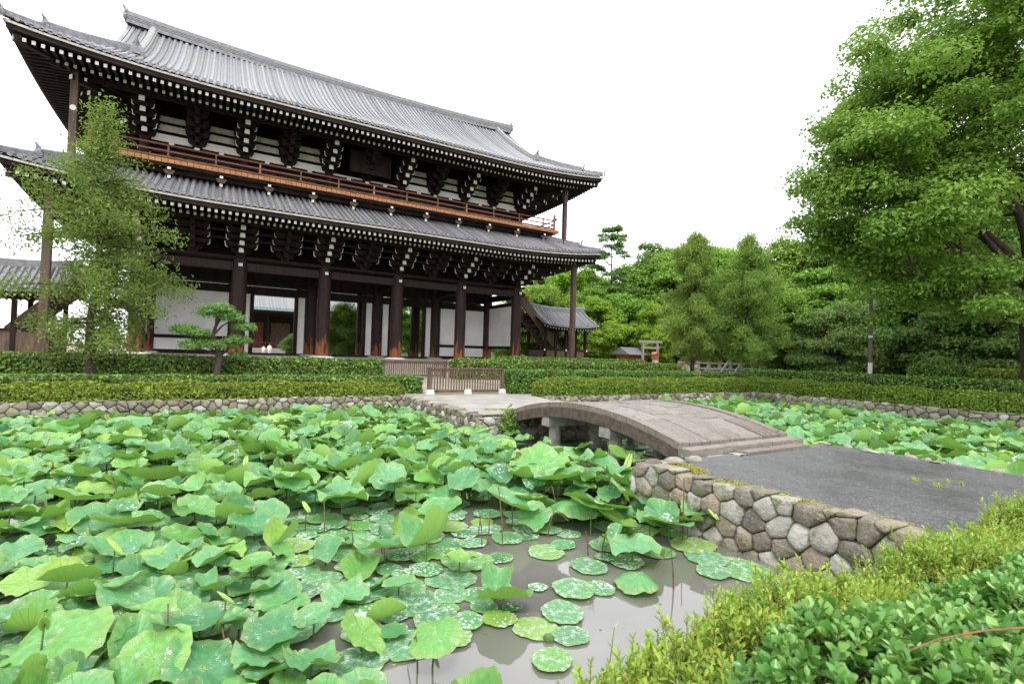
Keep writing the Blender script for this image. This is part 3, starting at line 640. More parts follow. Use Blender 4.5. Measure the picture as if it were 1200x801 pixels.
# hedges
def hedge(name, label, x0, x1, y0, y1, z0, z1, mat_, size, dens, seed, rounded=.12, group=None, wav=.03, cat='hedge'):
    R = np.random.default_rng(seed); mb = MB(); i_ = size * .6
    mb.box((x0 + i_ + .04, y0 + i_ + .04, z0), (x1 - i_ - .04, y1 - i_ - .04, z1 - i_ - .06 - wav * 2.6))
    t = thing(name, label, cat, ((x0 + x1) / 2, (y0 + y1) / 2, z0), group); mb.build('twigs', 'hcore', t)  # solid core box, its dark colour stands in for the hedge's inner shade
    W, D, H = x1 - x0, y1 - y0, z1 - z0
    parts = []
    for (nrm, area, fn) in [((0, 0, 1), W * D, lambda a, b: (x0 + a * W, y0 + b * D, z1 + 0 * a)), ((0, -1, .1), W * H, lambda a, b: (x0 + a * W, y0 + 0 * a, z0 + b * H)), ((0, 1, .1), W * H * .3, lambda a, b: (x0 + a * W, y1 + 0 * a, z0 + b * H)),
                            ((-1, 0, .1), D * H, lambda a, b: (x0 + 0 * a, y0 + a * D, z0 + b * H)), ((1, 0, .1), D * H, lambda a, b: (x1 + 0 * a, y0 + a * D, z0 + b * H))]:
        n = int(area * dens); a, b = R.random(n), R.random(n); P = np.stack(fn(a, b), 1)
        parts.append((P, np.tile(np.array(nrm, float), (n, 1))))
    P = np.concatenate([q[0] for q in parts]); N = np.concatenate([q[1] for q in parts])
    # round the top edges and ripple the surface
    cx, cy = (x0 + x1) / 2, (y0 + y1) / 2
    for ax, lo, hi in ((0, x0, x1), (1, y0, y1)):
        for e, s in ((lo, 1), (hi, -1)):
            dd = np.clip((P[:, ax] - e) * s, 0, None); hh = np.clip(z1 - P[:, 2], 0, None)
            k = np.clip(1 - dd / rounded, 0, 1) * np.clip(1 - hh / rounded, 0, 1); P[:, ax] += s * k * rounded * .3; P[:, 2] -= k * rounded * .3
    rip = wav * (np.sin(P[:, 0] * 2.3 + seed) + np.sin(P[:, 0] * 5.1 + P[:, 1] * 3) * .6 + np.sin(P[:, 1] * 2.7 + seed * 2) * .7)
    P += N * (rip + R.normal(0, size * .35, len(P)))[:, None]
    P[:, 2] = np.maximum(P[:, 2], z0 + .02)
    v, f = leaves(P, N, size, R, aspect=1.7, jitter=.75); o3 = np.array(ORG[t.name]); v -= o3
    obj_from(np_mesh('foliage', v, f, [mat_]), 'foliage', t); return t
hedge('azalea_hedge', 'low rounded yellow-green azalea hedge on the far left bank above the stone wall', -9, 10.0, -17.95, -17.15, PZ, -.58, 'azalea', .055, 900, 1, .3, wav=.035)
hedge('clipped_hedge', 'clipped green hedge just behind the left azalea hedge, ending at the front barrier', -9, 11.0, -16.95, -16.1, PZ, -.44, 'boxhedge', .06, 650, 2, .06, wav=.012)
hedge('clipped_hedge', 'longest clipped hedge before the gate, ending at the left of the rear barrier', -12, 11.0, -11.4, -10.3, -.85, .06, 'boxhedge', .075, 450, 3, .08, wav=.015)
hedge('clipped_hedge', 'tall clipped hedge right of the rear barrier at the foot of the gate', 14.75, 31.4, -12.3, -11.1, -.85, .20, 'boxhedge', .075, 450, 4, .12, wav=.02)
hedge('clipped_hedge', 'short flat-topped hedge in the rear right layer in front of the stair house', 19, 31, -9.4, -8.4, -.85, .38, 'boxhedge', .08, 380, 5, .12, wav=.02)
hedge('clipped_hedge', 'clipped hedge right of the front barrier, behind the right-hand azalea hedge', 14.7, 30.4, -17.7, -16.9, PZ, -.12, 'boxhedge', .06, 650, 6, .06, wav=.012)
hedge('azalea_hedge', 'long olive azalea hedge behind the right-hand lotus pond', 15.2, 28.7, -19.35, -18.5, PZ, -.38, 'azalea', .055, 900, 7, .3, wav=.035)
hedge('azalea_hedge', 'olive azalea hedge running along the right side of the right-hand lotus pond', 28.75, 29.55, -40, -18.6, PZ, -.32, 'azalea', .06, 750, 8, .3, wav=.035)
hedge('clipped_hedge', 'clipped hedge behind the azaleas along the right side of the right-hand pond', 30.0, 30.8, -40, -17.8, PZ, .12, 'boxhedge', .065, 500, 9, .08, wav=.015)
x, y = at(1110, 37); hedge('clipped_hedge', 'small block of clipped hedge under the dark maples at the right', x - 1.6, x + 1.6, y - 1.2, y + 1.2, -.85, .62, 'boxhedge', .09, 300, 10, .15)
x, y = at(1190, 34.5); hedge('clipped_hedge', 'yellowish block of clipped hedge at the right edge beside the big trunk', x - .9, x + 2.2, y - 1.2, y + 1.2, -.85, .5, 'azalea', .09, 300, 11, .15)
# young shoots sticking up from the azaleas
# ================================================================ the temple gate
B = 5.1; CXS = [B * i for i in range(6)]; MIDX = 12.75
EO = 4.9; X0, X1, Y0, Y1 = -EO, 25.5 + EO, -EO, 10.2 + EO
gate = thing('temple_gate', 'huge two-storey dark timber temple gate with grey tiled roofs and an orange balcony', 'temple gate', (MIDX, 5.1, PZ))
def rise(c, R_=.62): return R_ * max(0.0, 1 - c / 9.5) ** 2.2
# platform
mb = MB(); mb.box((-2.2, -2.5, PZ), (27.7, 12.7, -.16)); mb.box((-2.35, -2.65, -.158), (27.85, 12.85, -.03)); mb.build('platform', 'granite', gate)
mb = MB()
for k in range(3): mb.box((8.5, -2.66 - .35 * (k + 1), PZ), (17, -2.66 - .35 * k, -.3 - .27 * k))
mb.build('stone_steps', 'granite', gate)
# columns
def column(x, y, h, m='column', r=.43):
    a = MB(); a.tube([(x, y, -.02), (x, y, .6), (x, y, h * .5), (x, y, h - .5), (x, y, h)], [r, r, r, r * .96, r * .88], 20); c = a.build('column', m, gate)
    a = MB(); a.tube([(x, y, -.10), (x, y, -.03), (x, y, .06)], [.85, .82, .6], 18); a.build('plinth_stone', 'concrete', c)
for y in (0, 5.1, 10.2):
    for x in CXS: column(x, y, 6.0)
def beam(name, a, b, m='wood'):
    q = MB(); q.box(a, b); return q.build(name, m, gate)
for y in (0, 5.1, 10.2):
    for i in range(5):
        xa, xb = CXS[i] + .4, CXS[i + 1] - .4
        if y == 0: beam('tie_beam', (xa, y - .16, 5.32), (xb, y + .16, 5.80), 'column'); beam('lower_tie_beam', (xa, y - .09, 4.72), (xb, y + .09, 4.95)) if i in (0,) and False else None
        elif y == 5.1: beam('tie_beam', (xa, y - .15, 4.35), (xb, y + .15, 4.92)); beam('tie_beam', (xa, y - .15, 5.05), (xb, y + .15, 5.9))
        else: beam('tie_beam', (xa, y - .15, 4.75), (xb, y + .15, 5.15)); beam('tie_beam', (xa, y - .15, 5.5), (xb, y + .15, 5.95))
    beam('wall_plate', (-.6, y - .3, 6.002), (26.1, y + .3, 6.16))
for x in CXS:
    for ya in (.4, 5.5): beam('cross_beam', (x - .15, ya, 5.2), (x + .15, ya + 4.3, 5.7))
for x in (0, 25.5): beam('wall_plate', (x - .3, .31, 6.0), (x + .3, 4.79, 6.158)); beam('wall_plate', (x - .3, 5.41, 6.0), (x + .3, 9.89, 6.158))
beam('ceiling', (.35, .35, 6.3), (25.15, 9.85, 6.38))
for x in CXS: # white-tipped beam nose through each front column and its white block
    q = MB(); q.bar((x, -.3, 5.6), (x, -.62, 5.6), .22, .2, 0); q.box((x - .11, -.626, 5.5), (x + .11, -.6205, 5.7), 1); q.build('beam_nose', ['wood', 'white'], gate)
q = MB(); q.bar((25.7, 0, 5.55), (26.25, 0, 5.55), .24, .3); q.box((26.251, -.12, 5.4), (26.258, .12, 5.7), 1); q.build('beam_nose', ['wood', 'white'], gate)
# plaster walls of the end bays (middle row), side walls and narrow panels by the doors
def wall_x(x0, x1, y, z0, z1, rail=1.1):
    for za, zc in ((z0, rail - .12), (rail + .12, z1)):
        q = MB(); q.box((x0, y - .05, za), (x1, y + .05, zc)); q.build('plaster_wall', 'plaster', gate)
    for za, zc in ((rail - .118, rail + .118), (z0 - .25, z0 - .002)):
        q = MB(); q.box((x0, y - .09, za), (x1, y + .09, zc)); q.build('wall_rail', 'wood', gate)
wall_x(.43, 4.67, 5.1, .22, 4.348); wall_x(20.83, 25.07, 5.1, .22, 4.348)
q = MB(); q.box((20.3 + 2.45, 5.0, 0), (20.3 + 2.75, 5.2, 4.34)); q.build('wall_post', 'wood', gate)
for i in (1, 2, 3):
    xa, xb = CXS[i] + .43, CXS[i + 1] - .43
    for pa, pc in ((xa + .03, xa + .5), (xb - .5, xb - .03)):
        q = MB(); q.box((pa, 5.06, .12), (pc, 5.14, 4.345)); q.build('door_side_panel', 'plaster', gate)
    for x in (xa + .5, xb - .5 - .26):
        q = MB(); q.box((x + .002, 4.96, 0), (x + .258, 5.24, 4.346)); q.build('door_post', 'wood', gate)
    q = MB(); q.box((xa, 4.98, -.02), (xb, 5.22, .118)); q.build('threshold', 'wood', gate)
for x in (0, 25.5):
    q = MB(); q.box((x - .05, .45, 1.22), (x + .05, 4.65, 4.6)); q.build('plaster_wall', 'plaster', gate)
    for za, zc in ((.98, 1.218), (4.602, 4.9)):
        q = MB(); q.box((x - .1, .43, za), (x + .1, 4.67, zc)); q.build('wall_rail', 'wood', gate)
# corner posts of both storeys
for sx, x in ((0, -3.33), (1, 28.85)):
    for y in (-3.33, 13.55):
        a = MB(); a.box((x - .17, y - .17, -.3), (x + .17, y + .17, 8.25)); c = a.build('corner_post', 'post', gate)
        a = MB(); a.tube([(x, y, PZ), (x, y, -.34), (x, y, -.3)], [.4, .38, .3], 12); a.build('plinth_stone', 'granite', c)
for x in (-2.72, 28.22):
    for y in (-2.72, 12.92):
        a = MB(); a.box((x - .15, y - .15, 9.5), (x + .15, y + .15, 14.6)); a.build('corner_post', 'post', gate)
a = MB(); a.tube([(-2.72, -2.873, 12.35), (-2.72, -2.88, 12.35)], [.14, .14], 12); a.build('paper_seal', 'white', gate)

# bracket sets: arms stepping outwards, their ends painted white
def curl(mb, x, y, z, s, dirx, m):      # small S-shaped painted end of a cross arm
    pts = [(-.03, .34), (.02, .22), (.0, .10), (.06, 0), (.20, -.05), (.17, 0), (.09, .05), (.055, .13), (.06, .24), (.0, .37)]
    mb.prism([(a * s, b * s) for a, b in pts], 0, .03, lambda a, b, d: (x + dirx * a, y - d, z + b), m)
def bracket(x, zb, y_in=0.0, small=False, full=True):
    """one set facing -Y with its wall line at y_in"""
    mb = MB(); n = 4
    mb.prism([(-.2, 0), (.2, 0), (.3, .2), (.3, .34), (-.3, .34), (-.3, .2)], -.3, .3, lambda a, b, d: (x + a, y_in + d, zb - .02 + b), 0)
    for k in range(n):
        ye = y_in - .8 - .55 * k; z = zb + .32 + .36 * k; w = .145 if not small else .12
        mb.box((x - w, ye, z - .15), (x + w, y_in + .3, z + .15), 0)
        if full and not small: mb.prism([(-w * .92, -.15), (w * .92, -.15), (w * .92, .05), (w * .7, .12), (-w * .7, .12), (-w * .92, .05)], 0, .012, lambda a, b, d, ye=ye, z=z: (x + a, ye - .001 - d, z + b), 1)
        # small bearing block on the arm's end and the arm that crosses it
        mb.prism([(-.13, 0), (.13, 0), (.2, .1), (.2, .18), (-.2, .18), (-.2, .1)], -.17, .17, lambda a, b, d, ye=ye, z=z: (x + a, ye + .2 + d, z + .15 + b), 0)
        if full and not small and k % 2 == 0: mb.box((x - .15, ye + .022, z + .235), (x + .15, ye + .028, z + .325), 1)
        L = (.60 if zb > 7 else .92) - .03 * k
        if k > 0:
            yc = ye + .2 + .55; zc = z
            mb.prism([(-L, .13), (-L, 0), (-L * .75, -.13), (L * .75, -.13), (L, 0), (L, .13)], -.09, .09, lambda a, b, d, yc=yc, zc=zc: (x + a, yc + d, zc + b), 0)
            for sx in (-1, 1):
                mb.prism([(-.1, 0), (.1, 0), (.17, .1), (.17, .17), (-.17, .17), (-.17, .1)], -.13, .13, lambda a, b, d, sx=sx, yc=yc, zc=zc: (x + sx * (L - .12) + a, yc + d, zc + .13 + b), 0)
                if full: curl(mb, x + sx * (L + .01), yc - .092, zc - .22, 1.0 - .1 * k, -sx, 1)
    if not small and x < 25 and zb < 7:
        for k in range(3): mb.box((x + .2, y_in - 1.02 - .55 * k, zb + .86 + .36 * k), (x + B - .2, y_in - .94 - .55 * k, zb + .98 + .36 * k), 0)
    # arms on the wall plane, widening upward
    for k, L in enumerate((.5, .62, .62, .62) if zb > 7 else (.55, .82, .82, .82)):
        zc = zb + .34 + .42 * k
        mb.prism([(-L, .14), (-L, .03), (-L * .78, -.14), (L * .78, -.14), (L, .03), (L, .14)], -.12, .12, lambda a, b, d, zc=zc: (x + a, y_in + d, zc + b), 0)
        for sx in (-1, 0, 1):
            mb.prism([(-.11, 0), (.11, 0), (.19, .11), (.19, .2), (-.19, .2), (-.19, .11)], -.15, .15, lambda a, b, d, sx=sx, zc=zc, L=L: (x + sx * (L - .15) + a, y_in + d, zc + .14 + b), 0)
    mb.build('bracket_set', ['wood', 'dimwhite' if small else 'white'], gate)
for zb in (6.16, 12.42):
    for i in range(11):
        bracket(B * i / 2, zb, 0.0, small=bool(i % 2), full=not (zb > 7 and i % 2))
# brackets round the side walls: simplified arms facing outwards
for zb in (6.16, 12.42):
    for y in (0.0, 2.55, 5.1, 7.65, 10.2):
        for sx, xw in ((-1, 0.0), (1, 25.5)):
            q = MB()
            for k in range(4):
                xe = xw + sx * (.8 + .55 * k); z = zb + .32 + .36 * k
                q.box((min(xw - sx * .3, xe), y - .14, z - .15), (max(xw - sx * .3, xe), y + .14, z + .15), 0)
                xa, xb = sorted((xe + sx * .001, xe + sx * .012)); q.box((xa, y - .12, z - .13), (xb, y + .12, z + .1), 1)
                if k: xa, xb = sorted((xe - sx * .6, xe - sx * .42)); q.box((xa, y - .9, z - .1), (xb, y + .9, z + .12), 0)
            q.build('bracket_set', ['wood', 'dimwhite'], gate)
    for sx, xw in ((-1, 0.0), (1, 25.5)):         # diagonal corner arms
        q = MB()
        for k in range(4):
            e = 1.0 + .62 * k; z = zb + .32 + .38 * k; q.bar((xw, 0, z), (xw + sx * e, -e, z), .26, .26, 0)
            q.bar((xw + sx * e, -e, z), (xw + sx * (e + .01), -e - .01, z), .2, .22, 1)
            q.bar((xw + sx * e * .8, -e * .8 - .5, z + .05), (xw + sx * e * .8, -e * .8 + .5, z + .05), .12, .2, 0)
            q.bar((xw + sx * e * .8, -e * .8 - .51, z + .05), (xw + sx * e * .8, -e * .8 - .52, z + .05), .1, .17, 1)
        q.bar((xw, 0, zb + 2.0), (xw + sx * 4.55, -4.55, zb + 2.0), .3, .34, 0, endm=0)
        q.build('corner_bracket', ['wood', 'white'], gate)
# wall surfaces behind the brackets; white plaster fields of the upper storey
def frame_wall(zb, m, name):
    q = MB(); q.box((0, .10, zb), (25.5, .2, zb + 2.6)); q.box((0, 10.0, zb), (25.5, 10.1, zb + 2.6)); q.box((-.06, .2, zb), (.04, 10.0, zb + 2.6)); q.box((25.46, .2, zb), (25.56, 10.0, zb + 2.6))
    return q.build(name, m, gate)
frame_wall(6.17, 'woodshade', 'bracket_wall')
for s, (ya, xa) in enumerate([(0, 0)]):
    for i in range(10):
        xl, xr = B * i / 2 + .25, B * (i + 1) / 2 - .25
        if i in (4, 5): continue
        for k, (za, zc) in enumerate([(12.5, 12.93), (13.13, 13.5), (13.68, 14.0)]):
            q = MB(); q.box((xl, .02 + .001 * k, za), (xr, .098, zc)); q.build('plaster_field', 'plaster' if k == 0 else 'dimwhite', gate)  # upper tiers take the dimmed white as painted eave shade
for i in (4, 5):
    xl, xr = B * i / 2 + .25, B * (i + 1) / 2 - .25
    q = MB(); q.box((xl, .02, 12.5), (xr, .098, 12.62)); q.build('plaster_field', 'plaster', gate)
q = MB(); q.box((11.5, -1.15, 12.75), (14.0, -.98, 14.0)); q.build('name_board', 'wood', gate)   # the dark board in the central bay
q = MB()
for a, b in (((11.4, -1.2, 12.65), (14.1, -.96, 12.745)), ((11.4, -1.2, 14.005), (14.1, -.96, 14.1)), ((11.35, -1.2, 12.7), (11.495, -.96, 14.05)), ((14.005, -1.2, 12.7), (14.15, -.96, 14.05))): q.box(a, b)
q.build('board_frame', 'wood', gate)
frame_wall(12.16, 'woodshade', 'upper_bracket_wall')
# upper storey body
q = MB(); q.box((.02, .12, 10.75), (25.48, .2, 12.16)); q.box((.02, 10.0, 10.75), (25.48, 10.08, 12.16)); q.box((.0, .2, 10.75), (.08, 10, 12.16)); q.box((25.42, .2, 10.75), (25.5, 10, 12.16)); q.build('upper_wall', 'wood', gate)
for i in range(6):
    for y in (0, 10.2):
        a = MB(); a.tube([(CXS[i], y, 10.7), (CXS[i], y, 12.38)], .28, 14); a.build('upper_column', 'wood', gate)
for i in range(5):
    xa, xb = CXS[i] + .28, CXS[i + 1] - .28
    q = MB(); q.box((xa, -.12, 12.16), (xb, .09, 12.4)); q.box((xa, -.08, 11.75), (xb, .1, 11.9)); q.build('tie_beam', 'wood', gate)
    for k in (.25, .5, .75):
        x = CXS[i] + B * k; q = MB(); q.box((x - .13, -.29, 12.24), (x + .13, -.1205, 12.4), 0); q.box((x - .13, -.3, 12.25), (x + .13, -.2905, 12.39), 1); q.build('block', ['wood', 'white'], gate)
    # doors and lattice windows, warm boards
    q = MB(); q.box((xa + .5, .04, 10.78), (xb - .5, .118, 11.74)); q.build('door', 'orangedk', gate)
    for k in range(7):
        x = xa + .5 + (xb - xa - 1) * k / 6; q = MB(); q.box((x - .05, .0, 10.78), (x + .05, .038, 11.745)); q.build('door_mullion', 'wood', gate)
# balcony
BY = 2.25
def ring(mb, o, z0, z1, wd, m=0):
    mb.box((-o, -o, z0), (25.5 + o, -o + wd, z1), m); mb.box((-o, 10.2 + o - wd, z0), (25.5 + o, 10.2 + o, z1), m)
    mb.box((-o, -o + wd, z0), (-o + wd, 10.2 + o - wd, z1), m); mb.box((25.5 + o - wd, -o + wd, z0), (25.5 + o, 10.2 + o - wd, z1), m)
def rnd_planks(z, o):
    mb = MB(); R = random.Random(4); x = -o
    while x < 25.5 + o:
        w_ = .30; e = R.uniform(0, .015); mb.box((x + .012, -o - e, z - .22), (x + w_ - .012, .1, z), 0); x += w_
    y = .1
    while y < 10.1:
        mb.box((25.5, y + .006, z - .12), (25.5 + o + R.uniform(0, .015), y + .294, z)); mb.box((-o - R.uniform(0, .015), y + .006, z - .12), (0, y + .294, z)); y += .3
    mb.build('floor_planks', 'orange', gate)
rnd_planks(10.82, BY + .06)
q = MB(); ring(q, BY - .12, 10.44, 10.597, .16); q.build('floor_beam', 'wood', gate)
q = MB(); ring(q, BY - .55, 10.22, 10.43, .16); q.build('inner_floor_beam', 'wood', gate)
q = MB(); ring(q, BY - .08, 10.9, 11.0, .09); q.build('bottom_rail', 'orangedk', gate)
q = MB(); ring(q, BY - .09, 11.24, 11.32, .07); q.build('middle_rail', 'rail', gate)
o_ = BY - .125
q = MB(); zt_ = 11.62
q.tube([(-o_ - .3, -o_, zt_ + .1), (-o_ + .3, -o_, zt_), (MIDX, -o_, zt_), (25.5 + o_ - .3, -o_, zt_), (25.5 + o_ + .3, -o_, zt_ + .1)], .05, 8)
for x in (-o_, 25.5 + o_): q.tube([(x, -o_ - .3, zt_ + .1), (x, -o_ + .3, zt_), (x, 10.2 + o_, zt_)], .05, 8)
q.build('handrail', 'rail', gate)
for i in range(13):
    x = -o_ + 1.1 + (25.5 + 2 * o_ - 2.2) * i / 12
    q = MB(); q.box((x - .05, -o_ - .05, 11.002), (x + .05, -o_ + .05, 11.238)); q.box((x - .04, -o_ - .04, 11.322), (x + .04, -o_ + .04, zt_ - .04)); q.build('baluster', 'orangedk' if i % 3 else 'orange', gate)
for i in range(5):
    for x in (-o_, 25.5 + o_):
        y = 0 + 2.2 * i; q = MB(); q.box((x - .05, y - .05, 11.002), (x + .05, y + .05, zt_ - .04)); q.build('baluster', 'rail', gate)
for x in (-o_, 25.5 + o_):
    for y in (-o_, 10.2 + o_):
        q = MB(); q.tube([(x, y, 10.42), (x, y, 11.75)], .1, 10); q.tube([(x, y, 11.75), (x, y, 11.8), (x, y, 11.86), (x, y, 11.95), (x, y, 12.03), (x, y, 12.2)], [.13, .13, .08, .12, .09, .01], 10); q.build('corner_finial_post', 'orange', gate)
# small brackets under the balcony
for i in range(12):
    x = -1.2 + 27.9 * i / 11
    q = MB(); q.box((x - .09, -BY + .1, 10.28), (x + .09, -.3, 10.438), 0); q.box((x - .085, -BY + .09, 10.29), (x + .085, -BY + .098, 10.43), 1)
    q.prism([(-.26, .12), (-.26, .04), (-.16, -.12), (.16, -.12), (.26, .04), (.26, .12)], -.08, .08, lambda a, b, d: (x + a, -BY + .28 + d, 10.18 + b), 2)
    q.box((x - .08, -BY + .3, 9.7), (x + .08, -.3, 10.05), 0); q.box((x - .075, -BY + .29, 9.85), (x + .075, -BY + .298, 10.03), 1)
    q.build('balcony_bracket', ['wood', 'white', 'post'], gate)
q = MB(); q.box((-.3, -.1, 9.3), (25.8, .08, 10.48)); q.build('balcony_skirt_wall', 'wood', gate)

# ---- roofs
def zl(d): return 8.36 + .44 * d + .012 * d * d
def zu(d): return 14.52 + .475 * d + .0195 * d * d
def slope_fn(side, zf, ze=None):
    def P(u, d, h=0):
        c = {'f': min(u - X0, X1 - u), 'b': min(u - X0, X1 - u), 'l': min(u - Y0, Y1 - u), 'r': min(u - Y0, Y1 - u)}[side]
        z = zf(d) + rise(c) * max(0, 1 - d / 7) + h
        return {'f': (u, Y0 + d, z), 'b': (u, Y1 - d, z), 'l': (X0 + d, u, z), 'r': (X1 - d, u, z)}[side]
    return P
def tiles(mb, side, zf, dmax, n):
    P = slope_fn(side, zf); lo, hi = (X0, X1) if side in 'fb' else (Y0, Y1); cnt = round((hi - lo) / .33); st = (hi - lo) / cnt; R = random.Random(hash(side) % 99 if False else ord(side))
    for i in range(cnt):
        u = lo + st * (i + .5); dm = dmax(u)
        if dm < .35: continue
        k = max(2, int(n * dm / 10)); rows = []; pans = []
        jz = R.uniform(-.006, .006)
        for j in range(k + 1):
            d = dm * j / k
            rows.append([P(u + .095 * math.cos(a), d, .04 + jz + .085 * math.sin(a)) for a in (PI, PI * .75, PI * .5, PI * .25, 0)])
        dl, dr_ = min(dm, dmax(u - st / 2)), dmax(u + st / 2)
        for j in range(k + 1):
            t = j / k
            pans.append([P(u, dm * t, .03), P(u + st * .3, (dm * .4 + dr_ * .6) * t, -.015), P(u + st * .5, dr_ * t, -.03)])
        pansl = [[P(u - st * .5, dmax(u - st / 2) * j / k, -.03), P(u - st * .3, (dm * .4 + dmax(u - st / 2) * .6) * j / k, -.015), P(u, dm * j / k, .03)] for j in range(k + 1)]
        for grid in (rows, pans, pansl):
            w_ = len(grid[0]); vs = [q for r_ in grid for q in r_]
            mb.add(vs, [(a * w_ + b, a * w_ + b + 1, a * w_ + w_ + b + 1, a * w_ + w_ + b) for a in range(k) for b in range(w_ - 1)], 0, True)
        # round end cap
        c = [P(u + .105 * math.cos(a), -.03, .045 + jz + .105 * math.sin(a)) for a in [2 * PI * q / 10 for q in range(10)]]
        c2 = [P(u + .105 * math.cos(a), .04, .045 + jz + .105 * math.sin(a)) for a in [2 * PI * q / 10 for q in range(10)]]
        mb.add(c + c2, [tuple(range(10))] + [(q, (q + 1) % 10, 10 + (q + 1) % 10, 10 + q) for q in range(10)], 1)
        # drooping edge of the pan tile
        e = [P(u + st * .22, -.02, -.01), P(u + st * .5, -.02, -.035), P(u + st * .78, -.02, -.01), P(u + st * .78, -.02, -.06), P(u + st * .5, -.02, -.11), P(u + st * .22, -.02, -.06)]
        if dm > .5: mb.add(e, [(0, 1, 2, 3, 4, 5)], 1)
def band(mb, side, zf, d, z0, z1, m=0, inset=0, dd=.08):
    P = slope_fn(side, zf); lo, hi = (X0 + inset, X1 - inset) if side in 'fb' else (Y0 + inset, Y1 - inset); n = 60; vs = []
    for i in range(n + 1):
        u = lo + (hi - lo) * i / n
        a, b = P(u, 0), P(u, 0)
        off = {'f': (0, d), 'b': (0, -d), 'l': (d, 0), 'r': (-d, 0)}[side]; of2 = {'f': (0, d + dd), 'b': (0, -d - dd), 'l': (d + dd, 0), 'r': (-d - dd, 0)}[side]
        zz = a[2] - zf(0)
        vs += [(a[0] + off[0], a[1] + off[1], z0 + zz), (a[0] + off[0], a[1] + off[1], z1 + zz), (a[0] + of2[0], a[1] + of2[1], z1 + zz), (a[0] + of2[0], a[1] + of2[1], z0 + zz)]
    mb.add(vs, [(4 * i + a, 4 * i + (a + 1) % 4, 4 * i + 4 + (a + 1) % 4, 4 * i + 4 + a) for i in range(n) for a in range(4)], m)
def soffit(mb, side, zf, zlist, m=0):
    P = slope_fn(side, zf); lo, hi = (X0, X1) if side in 'fb' else (Y0, Y1); n = 60
    for (d0, z0), (d1, z1) in zip(zlist[:-1], zlist[1:]):
        vs = []
        for i in range(n + 1):
            u = lo + (hi - lo) * i / n; zz = P(u, 0)[2] - zf(0)
            for d, z in ((d0, z0), (d1, z1)):
                uu = min(max(u, lo + d), hi - d)
                k = {'f': (uu, Y0 + d), 'b': (uu, Y1 - d), 'l': (X0 + d, uu), 'r': (X1 - d, uu)}[side]
                vs.append((k[0], k[1], z + zz * max(0, 1 - d / 7)))
        mb.add(vs, [(2 * i, 2 * i + 1, 2 * i + 3, 2 * i + 2) for i in range(n)], m)
def ridge_tube(mb, path, wd, h, m=0):
    path = [Vector(q) for q in path]; n = len(path); vs = []
    prof = [(-.5, -.25), (-.5, .55), (-.36, .6), (-.36, .82), (-.2, .95), (0, 1.0), (.2, .95), (.36, .82), (.36, .6), (.5, .55), (.5, -.25)]
    for i, q in enumerate(path):
        d = path[min(i + 1, n - 1)] - path[max(0, i - 1)]; s = Vector((d.y, -d.x, 0)); s.normalize()
        vs += [q + s * a * wd + Vector((0, 0, b * h)) for a, b in prof]
    k = len(prof); mb.add(vs, [(i * k + j, i * k + j + 1, i * k + k + j + 1, i * k + k + j) for i in range(n - 1) for j in range(k - 1)] + [tuple(range(k)), tuple(range((n - 1) * k, n * k))[::-1]], m)
def oni(p, d, s, parent, name='ridge_end_tile'):   # ornamental end tile with a swept horn
    d = Vector((d[0], d[1], 0)).normalized(); r = Vector((-d.y, d.x, 0)); p = Vector(p); q = MB()
    pts = [(-.42, -.1), (-.5, .15), (-.38, .3), (-.42, .55), (-.25, .72), (-.14, .95), (0, .85), (.14, .95), (.25, .72), (.42, .55), (.38, .3), (.5, .15), (.42, -.1)]
    q.prism([(a * s, b * s) for a, b in pts], 0, .16 * s, lambda a, b, e: tuple(p + r * a + Vector((0, 0, b)) + d * e))
    q.tube([p + Vector((0, 0, .7 * s)), p + d * .16 * s + Vector((0, 0, .95 * s)), p + d * .26 * s + Vector((0, 0, 1.08 * s)), p + d * .34 * s + Vector((0, 0, 1.22 * s))], [.15 * s, .13 * s, .10 * s, .05 * s], 7)
    q.prism([(-.2 * s, .1 * s), (.2 * s, .1 * s), (.15 * s, .5 * s), (-.15 * s, .5 * s)], .16 * s, .26 * s, lambda a, b, e: tuple(p + r * a + Vector((0, 0, b)) + d * e))
    return q.build(name, 'tiledark', parent)
